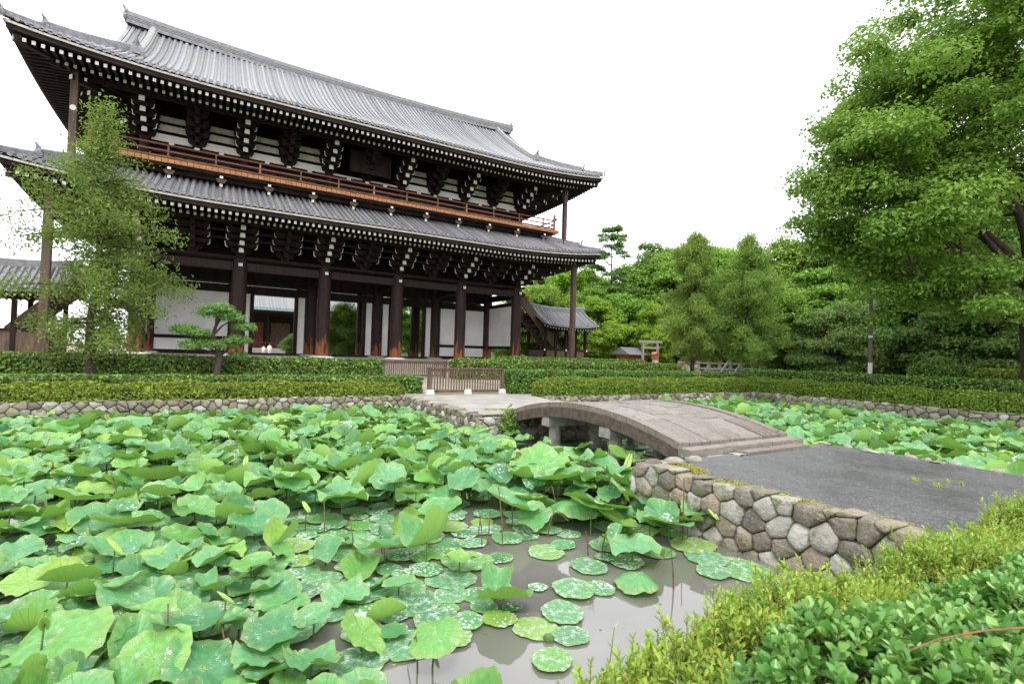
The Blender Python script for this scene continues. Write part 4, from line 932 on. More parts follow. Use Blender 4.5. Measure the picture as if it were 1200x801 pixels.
def roof(zf, zoff, name, upper):
    if upper:
        XV0, XV1 = -1.75, 27.25
        dmf = lambda u: 10.0 if XV0 <= u <= XV1 else max(0, min(u - X0, X1 - u)); DS = 4.2
    else:
        dmf = lambda u: max(0, min(u - X0, X1 - u, 4.85)); DS = 4.85
    dms = lambda u: max(0, min(u - Y0, Y1 - u, DS))
    mb = MB()
    tiles(mb, 'f', zf, dmf, 26); tiles(mb, 'b', zf, dmf, 14)
    tiles(mb, 'l', zf, dms, 20); tiles(mb, 'r', zf, dms, 20)
    ro = mb.build(name, ['tile', 'tiledark'], gate)
    mb = MB()
    for s in 'fblr': band(mb, s, zf, .03, zf(0) - .22, zf(0) - .12, 0)
    mb.build('eave_edging', 'edge', gate)
    mb = MB()
    for s in 'fblr':
        band(mb, s, zf, .12, zf(0) - .44, zf(0) - .222, 0, .1, .2)
        soffit(mb, s, zf, [(.2, zf(0) - .40), (1.5, zf(0) - .24), (1.501, zf(0) - .34), (4.9, zf(0) + .62)])
    mb.build('soffit', 'wood', gate)
    # purlin carried by the brackets
    q = MB(); zb = 6.16 if not upper else 12.42
    for o in (2.35,):
        q.box((-o - .5, -o - .12, zb + 1.60), (25.5 + o + .5, -o + .12, zb + 1.85)); q.box((-o - .5, 10.2 + o - .12, zb + 1.6), (25.5 + o + .5, 10.2 + o + .12, zb + 1.85))
        q.box((-o - .12, -o + .121, zb + 1.6), (-o + .12, 10.2 + o - .121, zb + 1.85)); q.box((25.5 + o - .12, -o + .121, zb + 1.6), (25.5 + o + .12, 10.2 + o - .121, zb + 1.85))
    q.build('eave_purlin', 'wood', gate)
    # rafters
    def rafter_geo(mb, side, u, zz, dmax_, white='white'):
        def T(d, z): return {'f': (u, Y0 + d, z), 'b': (u, Y1 - d, z), 'l': (X0 + d, u, z), 'r': (X1 - d, u, z)}[side]
        e = .01
        mb.bar(T(.32, zf(0) - .56 + zz), T(min(dmax_, 2.4), zf(0) - .56 + zz + .10 * min(dmax_, 2.1)), .14, .165, 0, endm=1)
        if dmax_ > 1.4: mb.bar(T(1.3, zf(0) - .66 + zz), T(dmax_, zf(0) - .66 + zz * .5 + .27 * (dmax_ - 1.3)), .125, .15, 0, endm=2)
    others = MB(); cnt = 106
    for side in 'fblr':
        lo, hi = (X0, X1) if side in 'fb' else (Y0, Y1); c_ = cnt if side in 'fb' else 60
        for i in range(c_):
            u = lo + .35 + (hi - lo - .7) * i / (c_ - 1); c = min(u - lo, hi - u); zz = rise(c, .5)
            dm = min(4.9, max(.6, c))
            if not upper and side == 'f' and i < 100:
                q = MB(); rafter_geo(q, side, u, zz, dm); q.build('rafter', ['wood', 'white', 'dimwhite'], gate)
            else: rafter_geo(others, side, u, zz, dm)
    o = others.build('rafters', ['wood', 'white', 'dimwhite'], gate); o['kind'] = 'stuff'
    # hip ridges
    for sx in (0, 1):
        for sy in (0, 1):
            def H(e, h=0, sx=sx, sy=sy):
                z = zf(e) + rise(e) * max(0, 1 - e / 7) + h
                return (X0 + e if not sx else X1 - e, Y0 + e if not sy else Y1 - e, z)
            dirv = (1 if sx else -1, 1 if sy else -1); inner = 4.3 if upper else 4.6
            q = MB(); ridge_tube(q, [H(e, .04) for e in np.linspace(.05, 1.5, 5)], .26, .26 )
            ridge_tube(q, [H(e, .05) for e in np.linspace(1.25, inner, 8)], .34, .42)
            q.build('hip_ridge', 'tiledark', gate)
            oni(H(1.2, .05), dirv, .55, gate); oni(H(-.02, .0), dirv, .42, gate)
    return ro
roof(zl, 0, 'lower_roof', False); roof(zu, 0, 'upper_roof', True)
q = MB(); ring(q, .32, 10.3, 10.5, .35); q.build('roof_flashing', 'tiledark', gate)
# main ridge, descending ridges, gables
def zr(x): return 21.13 + .42 * abs((x - MIDX) / 14.5) ** 2.4
q = MB(); ridge_tube(q, [(x, 5.1, zr(x)) for x in np.linspace(-1.8, 27.3, 30)], .55, .72); q.build('main_ridge', 'tiledark', gate)
q = MB()
for k in range(3):
    n = 30; 
    for sy in (-1, 1):
        vs = []
        for x in np.linspace(-1.8, 27.3, n): z = zr(x) + .08 + .11 * k; vs += [(x, 5.1 + sy * .30, z), (x, 5.1 + sy * .30, z + .035), (x, 5.1 + sy * .26, z + .035), (x, 5.1 + sy * .26, z)]
        q.add(vs, [(4 * i + a, 4 * i + (a + 1) % 4, 4 * i + 4 + (a + 1) % 4, 4 * i + 4 + a) for i in range(n - 1) for a in range(4)])
q.build('ridge_courses', 'tile', gate)
oni((-1.8, 5.1, zr(-1.8) + .1), (-1, 0), .8, gate); oni((27.3, 5.1, zr(27.3) + .1), (1, 0), .8, gate)
for x, sx in ((-.35, -1), (25.85, 1)):
    for sy in (0, 1):
        pts = []
        for d in np.linspace(10.0, 3.0, 12): pts.append((x, Y0 + d if not sy else Y1 - d, zu(d) + .06))
        q = MB(); ridge_tube(q, pts, .46, .52); q.build('descending_ridge', 'tilepale', gate)
        oni((x, pts[-1][1], pts[-1][2] + .05), (0, -1 if not sy else 1), .75, gate)
for x, sx in ((-1.75, -1), (27.25, 1)):
    q = MB()          # verge boards
    for sy in (0, 1):
        pts = [(x, (Y0 + d if not sy else Y1 - d), zu(d)) for d in np.linspace(3.1, 10, 9)]
        for a, b in zip(pts[:-1], pts[1:]):
            q.add([(a[0], a[1], a[2] + .1), (b[0], b[1], b[2] + .1), (b[0], b[1], b[2] - .35), (a[0], a[1], a[2] - .35), (a[0] - sx * .2, a[1], a[2] + .1), (b[0] - sx * .2, b[1], b[2] + .1), (b[0] - sx * .2, b[1], b[2] - .35), (a[0] - sx * .2, a[1], a[2] - .35)], [(0, 1, 2, 3), (7, 6, 5, 4), (0, 4, 5, 1), (3, 2, 6, 7)])
    q.build('verge_tiles', 'tile', gate)
    xw = x - sx * .9; q = MB(); pr = [(Y0 + d, zu(d) - .1) for d in np.linspace(3.5, 10, 8)]; pr += [(Y1 - d, zu(d) - .1) for d in np.linspace(10, 3.5, 8)][1:]
    q.prism(pr, -.05, .05, lambda a, b, d: (xw + d, a, b)); q.build('gable_wall', 'wood', gate)

# ================================================================ stair houses at both ends of the gate
def stair_house(x0, x1, y0, y1, label, stair_dir):
    t = thing('stair_house', label, 'stair house', ((x0 + x1) / 2, (y0 + y1) / 2, -.8))
    nx = 5
    for i in range(nx):
        x = x0 + (x1 - x0) * i / (nx - 1)
        for y in (y0, y1):
            q = MB(); q.box((x - .11, y - .11, -.75), (x + .11, y + .11, 3.3)); q.build('post', 'wood', t)
    for y in (y0, y1):
        for za, zc in ((3.05, 3.3), (1.05, 1.2)):
            q = MB(); q.box((x0, y - .1, za), (x1, y + .1, zc)); q.build('rail_beam', 'wood', t)
    q = MB(); q.box((x0 - .02, y0 - .04, -.78), (x1 + .02, y0 + .04, 1.04)); q.box((x0 - .02, y1 - .04, -.78), (x1 + .02, y1 + .04, 1.04)); q.box((x0 - .04, y0 + .05, -.78), (x0 + .04, y1 - .05, 1.04)); q.box((x1 - .04, y0 + .05, -.78), (x1 + .04, y1 - .05, 1.04))
    q.build('board_wall', 'fence', t)
    ym = (y0 + y1) / 2; e = 1.15; hw = (y1 - y0) / 2 + e
    def zf(d): return 3.25 + .42 * d + .085 * d * d
    mb = MB(); L0, L1 = x0 - .9, x1 + .9; cnt = int((L1 - L0) / .3)
    def sw(x): return .28 * abs((x - (L0 + L1) / 2) / ((L1 - L0) / 2)) ** 3
    for sy in (-1, 1):
        for i in range(cnt):
            u = L0 + (i + .5) * (L1 - L0) / cnt; st = (L1 - L0) / cnt
            g1 = [[(u + .085 * math.cos(a), ym + sy * (hw - hw * j / 8), zf(hw * j / 8) + sw(u) + .05 + .075 * math.sin(a)) for a in (PI, PI * .7, PI * .3, 0)] for j in range(9)]
            g2 = [[(u + s * st / 2, ym + sy * (hw - hw * j / 8), zf(hw * j / 8) + sw(u) + .03 - .05 * abs(s)) for s in (-1, 0, 1)] for j in range(9)]
            for gg in (g1, g2):
                w_ = len(gg[0]); mb.add([q for r_ in gg for q in r_], [(a * w_ + b, a * w_ + b + 1, a * w_ + w_ + b + 1, a * w_ + w_ + b) for a in range(8) for b in range(w_ - 1)], 0, True)
            mb.add([(u + .085 * math.cos(a), ym + sy * (hw + .01), zf(0) + sw(u) + .05 + .085 * math.sin(a)) for a in [2 * PI * k / 8 for k in range(8)]], [tuple(range(8))])
    mb.build('tiled_roof', 'tile', t)
    q = MB()
    for sy in (-1, 1):
        for j in range(8):
            ya, yb = ym + sy * (hw - hw * j / 8), ym + sy * (hw - hw * (j + 1) / 8)
            for k in range(6):
                xa, xb = L0 + .03 + (L1 - L0 - .06) * k / 6, L0 + .03 + (L1 - L0 - .06) * (k + 1) / 6
                q.add([(xa, ya, zf(hw * j / 8) + sw(xa) - .1), (xb, ya, zf(hw * j / 8) + sw(xb) - .1), (xb, yb, zf(hw * (j + 1) / 8) + sw(xb) - .1), (xa, yb, zf(hw * (j + 1) / 8) + sw(xa) - .1)], [(0, 1, 2, 3)])
    q.build('roof_boards', 'wood', t)
    q = MB(); ridge_tube(q, [(x, ym, zf(hw) + sw(x)) for x in np.linspace(L0, L1, 10)], .34, .42)
    for x in (L0 + .25, L1 - .25, L0 + 1.3, L1 - 1.3):
        for sy in (-1, 1): ridge_tube(q, [(x, ym + sy * (hw - d), zf(d) + sw(x) + .02) for d in np.linspace(hw, .15, 8)], .22, .2)
    q.build('ridge', 'tiledark', t)
    oni((L0, ym, zf(hw) + sw(L0)), (-1, 0), .45, t); oni((L1, ym, zf(hw) + sw(L1)), (1, 0), .45, t)
    q = MB(); n = int((L1 - L0) / .32)
    for i in range(n + 1):
        x = L0 + .08 + (L1 - L0 - .16) * i / n
        for sy in (-1, 1): q.bar((x, ym + sy * (hw - .08), zf(0) + sw(x) - .19), (x, ym + sy * (hw - 1.5), zf(1.4) + sw(x) - .19), .09, .11, 0, endm=1)
    o = q.build('rafters', ['wood', 'white'], t)
    for x in (x0 + .5, x1 - .5):
        q = MB(); q.prism([(ym - hw + .5, zf(.5) - .12), (ym + hw - .5, zf(.5) - .12), (ym, zf(hw) - .15)], -.04, .04, lambda a, b, d: (x + d, a, b)); q.build('gable_wall', 'fence', t)
    # white-capped beam ends
    q = MB()
    for x in (x0 - .14, (x0 + x1) / 2, x1 + .14): q.box((x - .06, y0 - .14, 1.0), (x + .06, y0 - .112, 1.18))
    q.build('beam_cap', 'white', t)
    # covered stair climbing to the gate's upper floor
    s = stair_dir; xa, xb = (x0 + 2.2, x0 - 4.8) if s < 0 else (x1 - 2.2, x1 + 4.8)
    q = MB()
    for y in (ym - 1.0, ym + 1.0):
        q.prism([(xa, .3), (xa, 1.3), (xb, 9.0), (xb, 7.6)], -.06, .06, lambda a, b, d: (a, y + d, b), 0)
    for k in range(16):
        f = k / 15; q.box((min(xa + (xb - xa) * f, xa + (xb - xa) * f + .3), ym - .93, .45 + 7.3 * f), (max(xa + (xb - xa) * f, xa + (xb - xa) * f + .3), ym + .93, .5 + 7.3 * f), 0)
    q.build('stair_flight', 'fence', t)
    pass
stair_house(31.0, 35.8, 3.6, 6.6, 'small tiled stair house on dark posts standing right of the gate', -1)
stair_house(-11.2, -4.4, 3.6, 6.6, 'tiled stair house with a brown board wall at the far left behind the conifer', 1)

# ================================================================ hall behind the gate
def hall():
    t = thing('temple_hall', 'wide dark hall with a grey tiled roof seen through the open gate', 'temple hall', (10, 55, -.8))
    x0, x1, y0, y1 = -4, 26, 48, 66
    q = MB(); q.box((x0 - 1, y0 - 2, -.8), (x1 + 1, y1 + 2, .35)); q.build('platform', 'granite', t)
    q = MB(); q.box((x0, y0 + 1.5, .36), (x1, y1, 6.3)); q.build('wall', 'wood', t)
    for i in range(9):
        x = x0 + (x1 - x0) * i / 8; a = MB(); a.tube([(x, y0, .35), (x, y0, 6)], .3, 10); a.build('column', 'wood', t)
    q = MB(); q.box((x0, y0 - .15, 5.2), (x1, y0 + .15, 5.7)); q.build('tie_beam', 'wood', t)
    for i in range(8):
        x = x0 + (x1 - x0) * i / 8; q = MB(); q.box((x + .5, y0 + 1.44, .5), (x + 3.2, y0 + 1.49, 4.2)); q.build('door', 'red' if i % 2 else 'fence', t)
    q = MB(); q.box((x0, y0 - .9, 1.1), (x1, y0 - .8, 1.2)); 
    for i in range(40): x = x0 + .1 + 29.8 * i / 39; q.box((x - .04, y0 - .89, .36), (x + .04, y0 - .81, 1.099))
    q.build('railing', 'red', t)
    mb = MB(); L0, L1 = x0 - 4, x1 + 4; cnt = int((L1 - L0) / .42); hw = 13.5; ym = 57
    def zf(d): return 6.0 + .48 * d + .016 * d * d
    for sy in (-1, 1):
        for i in range(cnt):
            st = (L1 - L0) / cnt; u = L0 + (i + .5) * st; c = min(u - L0, L1 - u); dm = min(hw, c + 1.0 if c < 4 else hw)
            for gg in ([[(u + .11 * math.cos(a), ym + sy * (hw - dm * j / 8), zf(dm * j / 8) + rise(c) + .05 + .1 * math.sin(a)) for a in (PI, PI / 2, 0)] for j in range(9)],
                       [[(u + s * st / 2, ym + sy * (hw - dm * j / 8), zf(dm * j / 8) + rise(c) + .02) for s in (-1, 1)] for j in range(9)]):
                w_ = len(gg[0]); mb.add([q for r_ in gg for q in r_], [(a * w_ + b, a * w_ + b + 1, a * w_ + w_ + b + 1, a * w_ + w_ + b) for a in range(8) for b in range(w_ - 1)], 0, True)
    mb.build('tiled_roof', 'tile', t)
    q = MB(); ridge_tube(q, [(L0 + 4, ym, zf(hw)), (L1 - 4, ym, zf(hw))], .6, 1.1); q.build('ridge', 'tiledark', t)
    q = MB(); q.box((L0, ym - hw - .12, 5.75), (L1, ym - hw + .02, 5.98)); q.build('copper_gutter', 'copper', t)
    q = MB(); q.box((L0 + .2, ym - hw + .1, 5.5), (L1 - .2, y1 + 2, 5.9)); q.build('soffit', 'wood', t)
hall()
# ================================================================ people by the hall
def person(name_lab, x, y, z, H=1.68, shirt='white', trousers='concrete', face=-1, bend=0):
    t = thing('person', name_lab, 'person', (x, y, z)); k = H / 1.7
    me = bpy.data.meshes.new('body')
    vs = [(0, 0, .93), (0, 0, 1.12), (0, -.01, 1.36), (0, 0, 1.46), (0, -.02, 1.56), (0, -.02, 1.68), (.17, 0, 1.38), (.24, .02, 1.12), (.25, -.05, .88), (.25, -.08, .80), (-.17, 0, 1.38), (-.24, .02, 1.12), (-.24, -.04, .88), (-.24, -.07, .80),
          (.09, 0, .88), (.10, -.01, .48), (.10, .02, .08), (.10, -.13, .03), (-.09, 0, .88), (-.10, .0, .48), (-.11, .04, .08), (-.11, -.11, .03)]
    es = [(0, 1), (1, 2), (2, 3), (3, 4), (4, 5), (2, 6), (6, 7), (7, 8), (8, 9), (2, 10), (10, 11), (11, 12), (12, 13), (0, 14), (14, 15), (15, 16), (16, 17), (0, 18), (18, 19), (19, 20), (20, 21)]
    rr = [.14, .13, .15, .055, .085, .085, .06, .045, .035, .03, .06, .045, .035, .03, .095, .065, .045, .035, .095, .065, .045, .035]
    me.from_pydata([(a * k, b * k, c * k) for a, b, c in vs], es, []); me.materials.append(M['skin'])
    o = bpy.data.objects.new('body', me); link(o, t)
    m = o.modifiers.new('s', 'SKIN'); sv_ = me.skin_vertices[0].data
    for i, r in enumerate(rr): sv_[i].radius = (r * k, r * k)
    sv_[0].use_root = True
    o.modifiers.new('d', 'SUBSURF').levels = 1
    q = MB(); ox = Vector((x, y, z))
    q.tube([(x, y, z + .84 * k), (x, y, z + 1.0 * k), (x, y, z + 1.2 * k), (x, y, z + 1.38 * k), (x, y, z + 1.45 * k)], [.18 * k, .165 * k, .185 * k, .19 * k, .08 * k], 12)
    for s in (1, -1): q.tube([(x + s * .15 * k, y, z + 1.40 * k), (x + s * .22 * k, y + .02, z + 1.2 * k), (x + s * .245 * k, y, z + 1.05 * k)], [.08 * k, .065 * k, .06 * k], 8)
    q.build('shirt', shirt, t)
    q = MB()
    for s in (1, -1): q.tube([(x + s * .08 * k, y, z + .92 * k), (x + s * .1 * k, y, z + .5 * k), (x + s * .105 * k, y + .02, z + .1 * k)], [.115 * k, .085 * k, .07 * k], 10)
    q.build('trousers', trousers, t)
    q = MB(); q.tube([(x, y + .0, z + 1.58 * k), (x, y + .01, z + 1.66 * k), (x, y + .01, z + 1.72 * k), (x, y + .01, z + 1.755 * k)], [.095 * k, .105 * k, .085 * k, .03 * k], 10); q.build('hair', 'bark', t)
    q = MB(); q.tube([(x, y - .09 * k, z + 1.60 * k), (x, y - .115 * k, z + 1.585 * k)], [.012, .016], 6); q.build('nose', 'skin', t)
M['skin'] = mat('skin', (.55, .36, .27), (.48, .30, .22), 6, .6, 0)
hx = np.array(hitz(310, 405, -.6)); 
def yplane(px, py, Y):
    d = ray(px, py); t = (Y - CAM[1]) / d[1]; return CAM + d * t
a = yplane(309, 404, 41); person('person in white seen small on the left, standing before the hall beyond the gate', float(a[0]), 41, float(terrain(0, 41)), 1.5)
a = yplane(316, 404, 40); person('taller person in white, right one of the two standing before the hall', float(a[0]), 40, float(terrain(0, 40)), 1.75)

# ================================================================ utility pole and wires
x, y = at(1020, 37)
t = thing('utility_pole', 'thin brown utility pole with a pale top rising before the dark maples', 'utility pole', (x, y, -.8))
q = MB(); q.tube([(x, y, -.8), (x, y, 3), (x, y, 7.2)], [.11, .10, .085], 10); q.build('pole_shaft', 'pole', t)
for za, zc, ra in ((7.201, 9.6, .08), (-.2, .7, .118)):
    q = MB(); q.tube([(x, y, za), (x, y, zc)], [ra, ra], 10); q.build('pole_sleeve', 'polelt', t)
for z in (2.2, 4.6, 5.6):
    q = MB(); q.tube([(x, y, z), (x, y, z + .14)], [.112, .112], 10); q.build('pole_band', 'polelt', t)
q = MB(); R = Vector((x, y, 6.0)); e = Vector((*at(700, 60), 8.5))
q.tube([R + (e - R) * f - Vector((0, 0, 1.2 * math.sin(PI * f))) for f in np.linspace(0, 1, 12)], .012, 4); tag(q.build('overhead_wire', 'wood', origin=tuple(R)), 'thin dark wire running left from the brown utility pole through the trees', 'wire')

# ================================================================ small stone and timber things right of the stair house
x, y = at(762, 52); z = -.8
t = thing('stone_gateway', 'small pale stone torii gateway among the trees right of the stair house', 'gateway', (x, y, z))
fr = lambda a, b, zz: (x + a * RX[0], y + a * RX[1], zz)
for s in (-1, 1):
    q = MB(); u = s * .75; q.tube([(x + u * RX[0], y + u * RX[1], z), (x + u * .93 * RX[0], y + u * .93 * RX[1], z + 2.9)], [.15, .12], 10); q.build('pillar', 'granite', t)
q = MB(); q.bar((x - 1.15 * RX[0], y - 1.15 * RX[1], z + 3.0), (x + 1.15 * RX[0], y + 1.15 * RX[1], z + 3.0), .26, .24); q.bar((x - .9 * RX[0], y - .9 * RX[1], z + 2.4), (x + .9 * RX[0], y + .9 * RX[1], z + 2.4), .15, .2); q.build('lintel', 'granite', t)
x, y = at(742, 58)
t = thing('small_shrine', 'low brown timber shrine half hidden behind the stone gateway', 'shrine', (x, y, z))
q = MB(); q.box((x - 1.6, y - 1.0, z), (x + 1.2, y + 1.0, z + 1.7)); q.build('wall', 'orangedk', t)
q = MB(); q.prism([(-1.5, 1.7), (1.5, 1.7), (0, 2.5)], -2.0, 1.6, lambda a, b, d: (x + d, y + a, z + b)); q.build('roof', 'tiledark', t)
x, y = at(768, 50)
t = thing('notice_box', 'small orange topped white pillar box beside the stone gateway', 'box', (x, y, z))
q = MB(); q.box((x - .18, y - .18, z), (x + .18, y + .18, z + 1.25)); q.build('pillar', 'concrete', t)
q = MB(); q.box((x - .24, y - .24, z + 1.252), (x + .24, y + .24, z + 1.75)); q.prism([(-.3, 1.755), (.3, 1.755), (0, 2.0)], -.3, .3, lambda a, b, d: (x + a, y + d, z + b)); q.build('box', 'orangebox', t)
# pale stone fence panels and slanting white rails behind the conifer pair
x, y = at(845, 56); t = thing('stone_fence', 'low pale stone post and rail fence behind the pair of round conifers', 'fence', (x, y, z))
for i in range(9):
    a, b = at(818 + 13 * i, 56); h = 2.1 if i in (1, 6) else 1.25; q = MB(); q.box((a - .16, b - .16, z), (a + .16, b + .16, z + h)); q.build('post', 'granite', t)
for h in (.5, 1.05):
    q = MB(); a, b = at(815, 56.02), at(925, 56.02); q.bar((*a, z + h), (*b, z + h), .14, .16); q.build('rail', 'granite', t)
for i, px in enumerate((842, 858)):
    a, b = at(px, 45), at(px + 12, 45.6); q = MB(); q.bar((a[0], a[1], -.75), (b[0], b[1], .45), .12, .14)
    tag(q.build('slanting_rail', 'concrete', origin=(a[0], a[1], -.75)), ['left one of two white slanting rails lying before the stone fence', 'right one of two white slanting rails lying before the stone fence'][i], 'rail')
x, y = at(838, 47); t = thing('stone_bench', 'long pale stone bench beneath the round conifers', 'bench', (x, y, z))
q = MB(); a, b = at(826, 47), at(893, 48); q.bar((*a, -.3), (*b, -.3), .45, .14); q.build('seat', 'granite', t)
for px in (830, 860, 888): q = MB(); a = at(px, 47.5); q.box((a[0] - .15, a[1] - .2, -.8), (a[0] + .15, a[1] + .2, -.372)); q.build('leg', 'granite', t)
x, y = at(812, 52); stone_wall('stone_wall', 'low field stone retaining wall behind the left round conifer', at(795, 53), at(818, 53), -.8, .35, (-.5, -.85), .5, .3, 31)

# ================================================================ hill and background trees
def hill_z(x, y): return -1.3 + 12.5 * sstep(44, 92, x * .86 + y * .25) * (1 - sstep(150, 260, x))  
mb = MB(); xs_ = list(range(36, 290, 6)); ys_ = list(range(-120, 200, 8))
vs = [(x, y, hill_z(x, y) + .5 * math.sin(x * .3) * math.cos(y * .2)) for y in ys_ for x in xs_]; w_ = len(xs_)
mb.add(vs, [(j * w_ + i, j * w_ + i + 1, j * w_ + w_ + i + 1, j * w_ + w_ + i) for j in range(len(ys_) - 1) for i in range(w_ - 1)], 0, True); structure(mb.build('hill', 'hill'))

def broad_meshes(seed, H, rad_, zlo, leafm, n, lsize, nclump, flat=.5, crad=.28, barkm='bark', tr=.2, ztop=None, cz=.62):
    R = np.random.default_rng(seed); tb = MB(); tips = []
    tb.tube([(0, 0, 0), (.05, .03, H * .12), (.1, -.05, H * .28)], [tr * 1.3, tr, tr * .85], 9, cap=False)
    for k in range(5):
        az = 2 * PI * k / 5 + R.uniform(-.4, .4)
        branch(R, tb, (.1, -.05, H * .26), np.array([math.cos(az) * .7, math.sin(az) * .7, .9]), H * .32, tr * .55, 2, tips, .55, .25)
    Pa, Na = [], []
    for c in range(nclump):
        d = R.normal(0, 1, 3); d /= np.linalg.norm(d); rr = R.uniform(.45, 1.0) ** .7
        cc = np.array([d[0] * rad_ * rr, d[1] * rad_ * rr, zlo + (H - zlo) * (.5 + .47 * d[2] * rr)])
        f = 1 - .35 * max(0, (cc[2] - zlo) / (H - zlo) - .5) * 2; cc[:2] *= f
        P, N = ell_clump(R, cc, rad_ * crad * R.uniform(.65, 1.3), n // nclump, flat, .6)
        Pa.append(P); Na.append(N)
    v, f = leaves(np.concatenate(Pa), np.concatenate(Na), lsize, R, jitter=.42)
    return tb_mesh(tb, 'trunk', barkm), np_mesh('crown', v, f, [leafm])
protos = [broad_meshes(41, 11, 4.6, .8, 'bgA', 42000, .17, 110, flat=.75, crad=.24), broad_meshes(42, 12, 4.8, .8, 'bgB', 42000, .17, 110, flat=.75, crad=.24), broad_meshes(43, 13, 4.2, .8, 'bgC', 42000, .17, 120, flat=.7, crad=.24),
          broad_meshes(44, 9, 4.6, .3, 'bgA', 40000, .15, 100, flat=.42, crad=.28), broad_meshes(45, 8, 4.4, .2, 'bgD', 42000, .14, 100, flat=.36, crad=.3), broad_meshes(46, 10, 5.0, .6, 'bgB', 40000, .17, 100, flat=.8, crad=.26)]
kinds = ['mid-green rounded tree', 'bright green spreading tree', 'dark green upright tree', 'layered mid-green maple', 'dark layered maple', 'broad yellow-green tree']
# (pixel column, distance, prototype, scale, where)
BT = [(640, 62, 0, .95, 'directly behind the stair house roof'), (668, 70, 1, 1.15, 'tall behind the right end of the stair house'), (700, 60, 1, .72, 'low and right beside the stair house'), (712, 66, 3, 1.25, 'behind the lower eave tip of the gate'),
      (735, 72, 0, 1.25, 'above the small shrine'), (752, 66, 5, .7, 'low over the stone gateway'), (770, 60, 1, .62, 'low and bright, right of the orange box'), (765, 78, 2, 1.3, 'high behind the shrine trees'), (792, 70, 0, 1.35, 'behind the left round conifer, on its left'),
      (815, 82, 1, 1.35, 'on the hill crest above the left round conifer'), (838, 74, 0, 1.3, 'on the hill between the two round conifers'), (850, 90, 5, 1.5, 'on the hill crest above the gap of the conifers'), (872, 78, 1, 1.15, 'on the slope above the right round conifer'),
      (900, 66, 3, 1.35, 'on the slope right of the right round conifer'), (905, 84, 2, .95, 'on the low part of the crest, left of the big tree'), (925, 56, 0, 1.15, 'under the left tip of the big tree crown'), (940, 70, 5, 1.3, 'behind the tree under the big crown tip'),
      (918, 46, 3, .85, 'just right of the right round conifer, low'), (955, 48, 3, 1.1, 'left of the utility pole'), (985, 54, 2, 1.05, 'behind the utility pole on its left'), (1015, 60, 5, 1.4, 'high behind the utility pole'), (985, 42, 4, .75, 'low skirts left of the utility pole foot'),
      (1040, 47, 4, .95, 'right of the utility pole foot'), (1075, 52, 3, 1.2, 'between the pole and the big trunk, far'), (1090, 43, 4, .95, 'behind the small block of hedge'), (1130, 48, 0, 1.1, 'right above the small block of hedge'), (1140, 41, 4, .85, 'low between hedge block and right edge'),
      (1180, 50, 2, 1.1, 'behind the big trunk at the right edge'), (1185, 43, 3, 1.0, 'low behind the yellowish hedge block'), (1225, 46, 4, 1.2, 'beyond the right edge of the hedge block'), (1060, 66, 2, 1.5, 'highest on the slope right of the pole'), (1130, 66, 5, 1.5, 'highest on the slope above the hedge block'), (1200, 66, 0, 1.5, 'highest on the slope at the right edge'),
      (690, 84, 5, 1.35, 'far behind the lower eave, on the slope'), (650, 84, 2, 1.3, 'far behind the stair house on the slope'), (620, 66, 1, 1.0, 'between the gate corner column and the stair house')]
R = random.Random(77)
for px, dist, k, s, where in BT:
    x, y = at(px, dist); z = max(terrain(x, y), hill_z(x, y)) - .2
    place_tree('broadleaf_tree', kinds[k] + ' ' + where, 'tree', *protos[k], (x, y, z), R.uniform(0, 6.28), s, 'trees on and below the wooded hill', s * R.uniform(.9, 1.08))
# distant reddish and dark trees closing the crest
x, y = at(785, 100); place_tree('broadleaf_tree', 'brownish tree just showing on the crest right of the gate roof', 'tree', *broad_meshes(51, 12, 6, 1, 'bgR' if False else 'bgA', 16000, .25, 30), (x, y, hill_z(x, y) + 1.5), 0, 1.0)
# slim open tree beside the eave and a dark pine on the crest
def sparse(seed, H, r, leafm, n, ls, layers):
    R = np.random.default_rng(seed); tb = MB(); tb.tube([(0, 0, 0), (.1, 0, H * .5), (0, .1, H * .97)], [.22, .14, .03], 8); Pa, Na = [], []
    for i in range(layers):
        z = H * (.45 + .53 * (i + .5) / layers); rr = r * (1 - .75 * ((i + .5) / layers) ** 2)
        for k in range(6):
            az = R.uniform(0, 6.28); L = rr * R.uniform(.5, 1.1); e = np.array([math.cos(az) * L, math.sin(az) * L, z + L * .35])
            tb.tube([(0, 0, z), tuple(e * .5 + np.array([0, 0, z * .5])), tuple(e)], [.05, .035, .015], 5, cap=False)
            P, N = ell_clump(R, e, .75 * r / 3, n // (layers * 6), .6, .2); Pa.append(P); Na.append(N)
    v, f = leaves(np.concatenate(Pa), np.concatenate(Na), ls, R); return tb_mesh(tb, 'trunk', 'barkbrown'), np_mesh('crown', v, f, [leafm])
x, y = at(714, 66); zz = -.8; place_tree('slender_tree', 'slender open-crowned tree standing above the gate eave tip against the white sky', 'tree', *sparse(61, 18.3, 3.0, 'bgC', 9000, .16, 9), (x, y, zz), 0, 1)
x, y = at(822, 86); place_tree('crest_pine', 'dark ragged pine on top of the hill crest', 'tree', *sparse(62, 13, 3.0, 'bgC', 9000, .2, 6), (x, y, hill_z(x, y) - 1.2), 1, .9)
x, y = 13.8, 21.0; tb, cm = conifer_meshes(12, 6.2, 2.6, .4, n=50000, spray=.14, prof=lambda t: math.sin(PI * min(1, .2 + .8 * t)) ** .6)
place_tree('willowy_conifer', 'rounded green conifer seen through the second opening of the gate', 'tree', tb_mesh(tb, 'trunk', 'bark'), np_mesh('crown', *[np.array([q.co[:] for q in cm.vertices]), np.arange(len(cm.vertices)).reshape(-1, 4)], ['olive2']), (*[float(q) for q in yplane(403, 400, 14)[:2]], -.8), 0, .95)
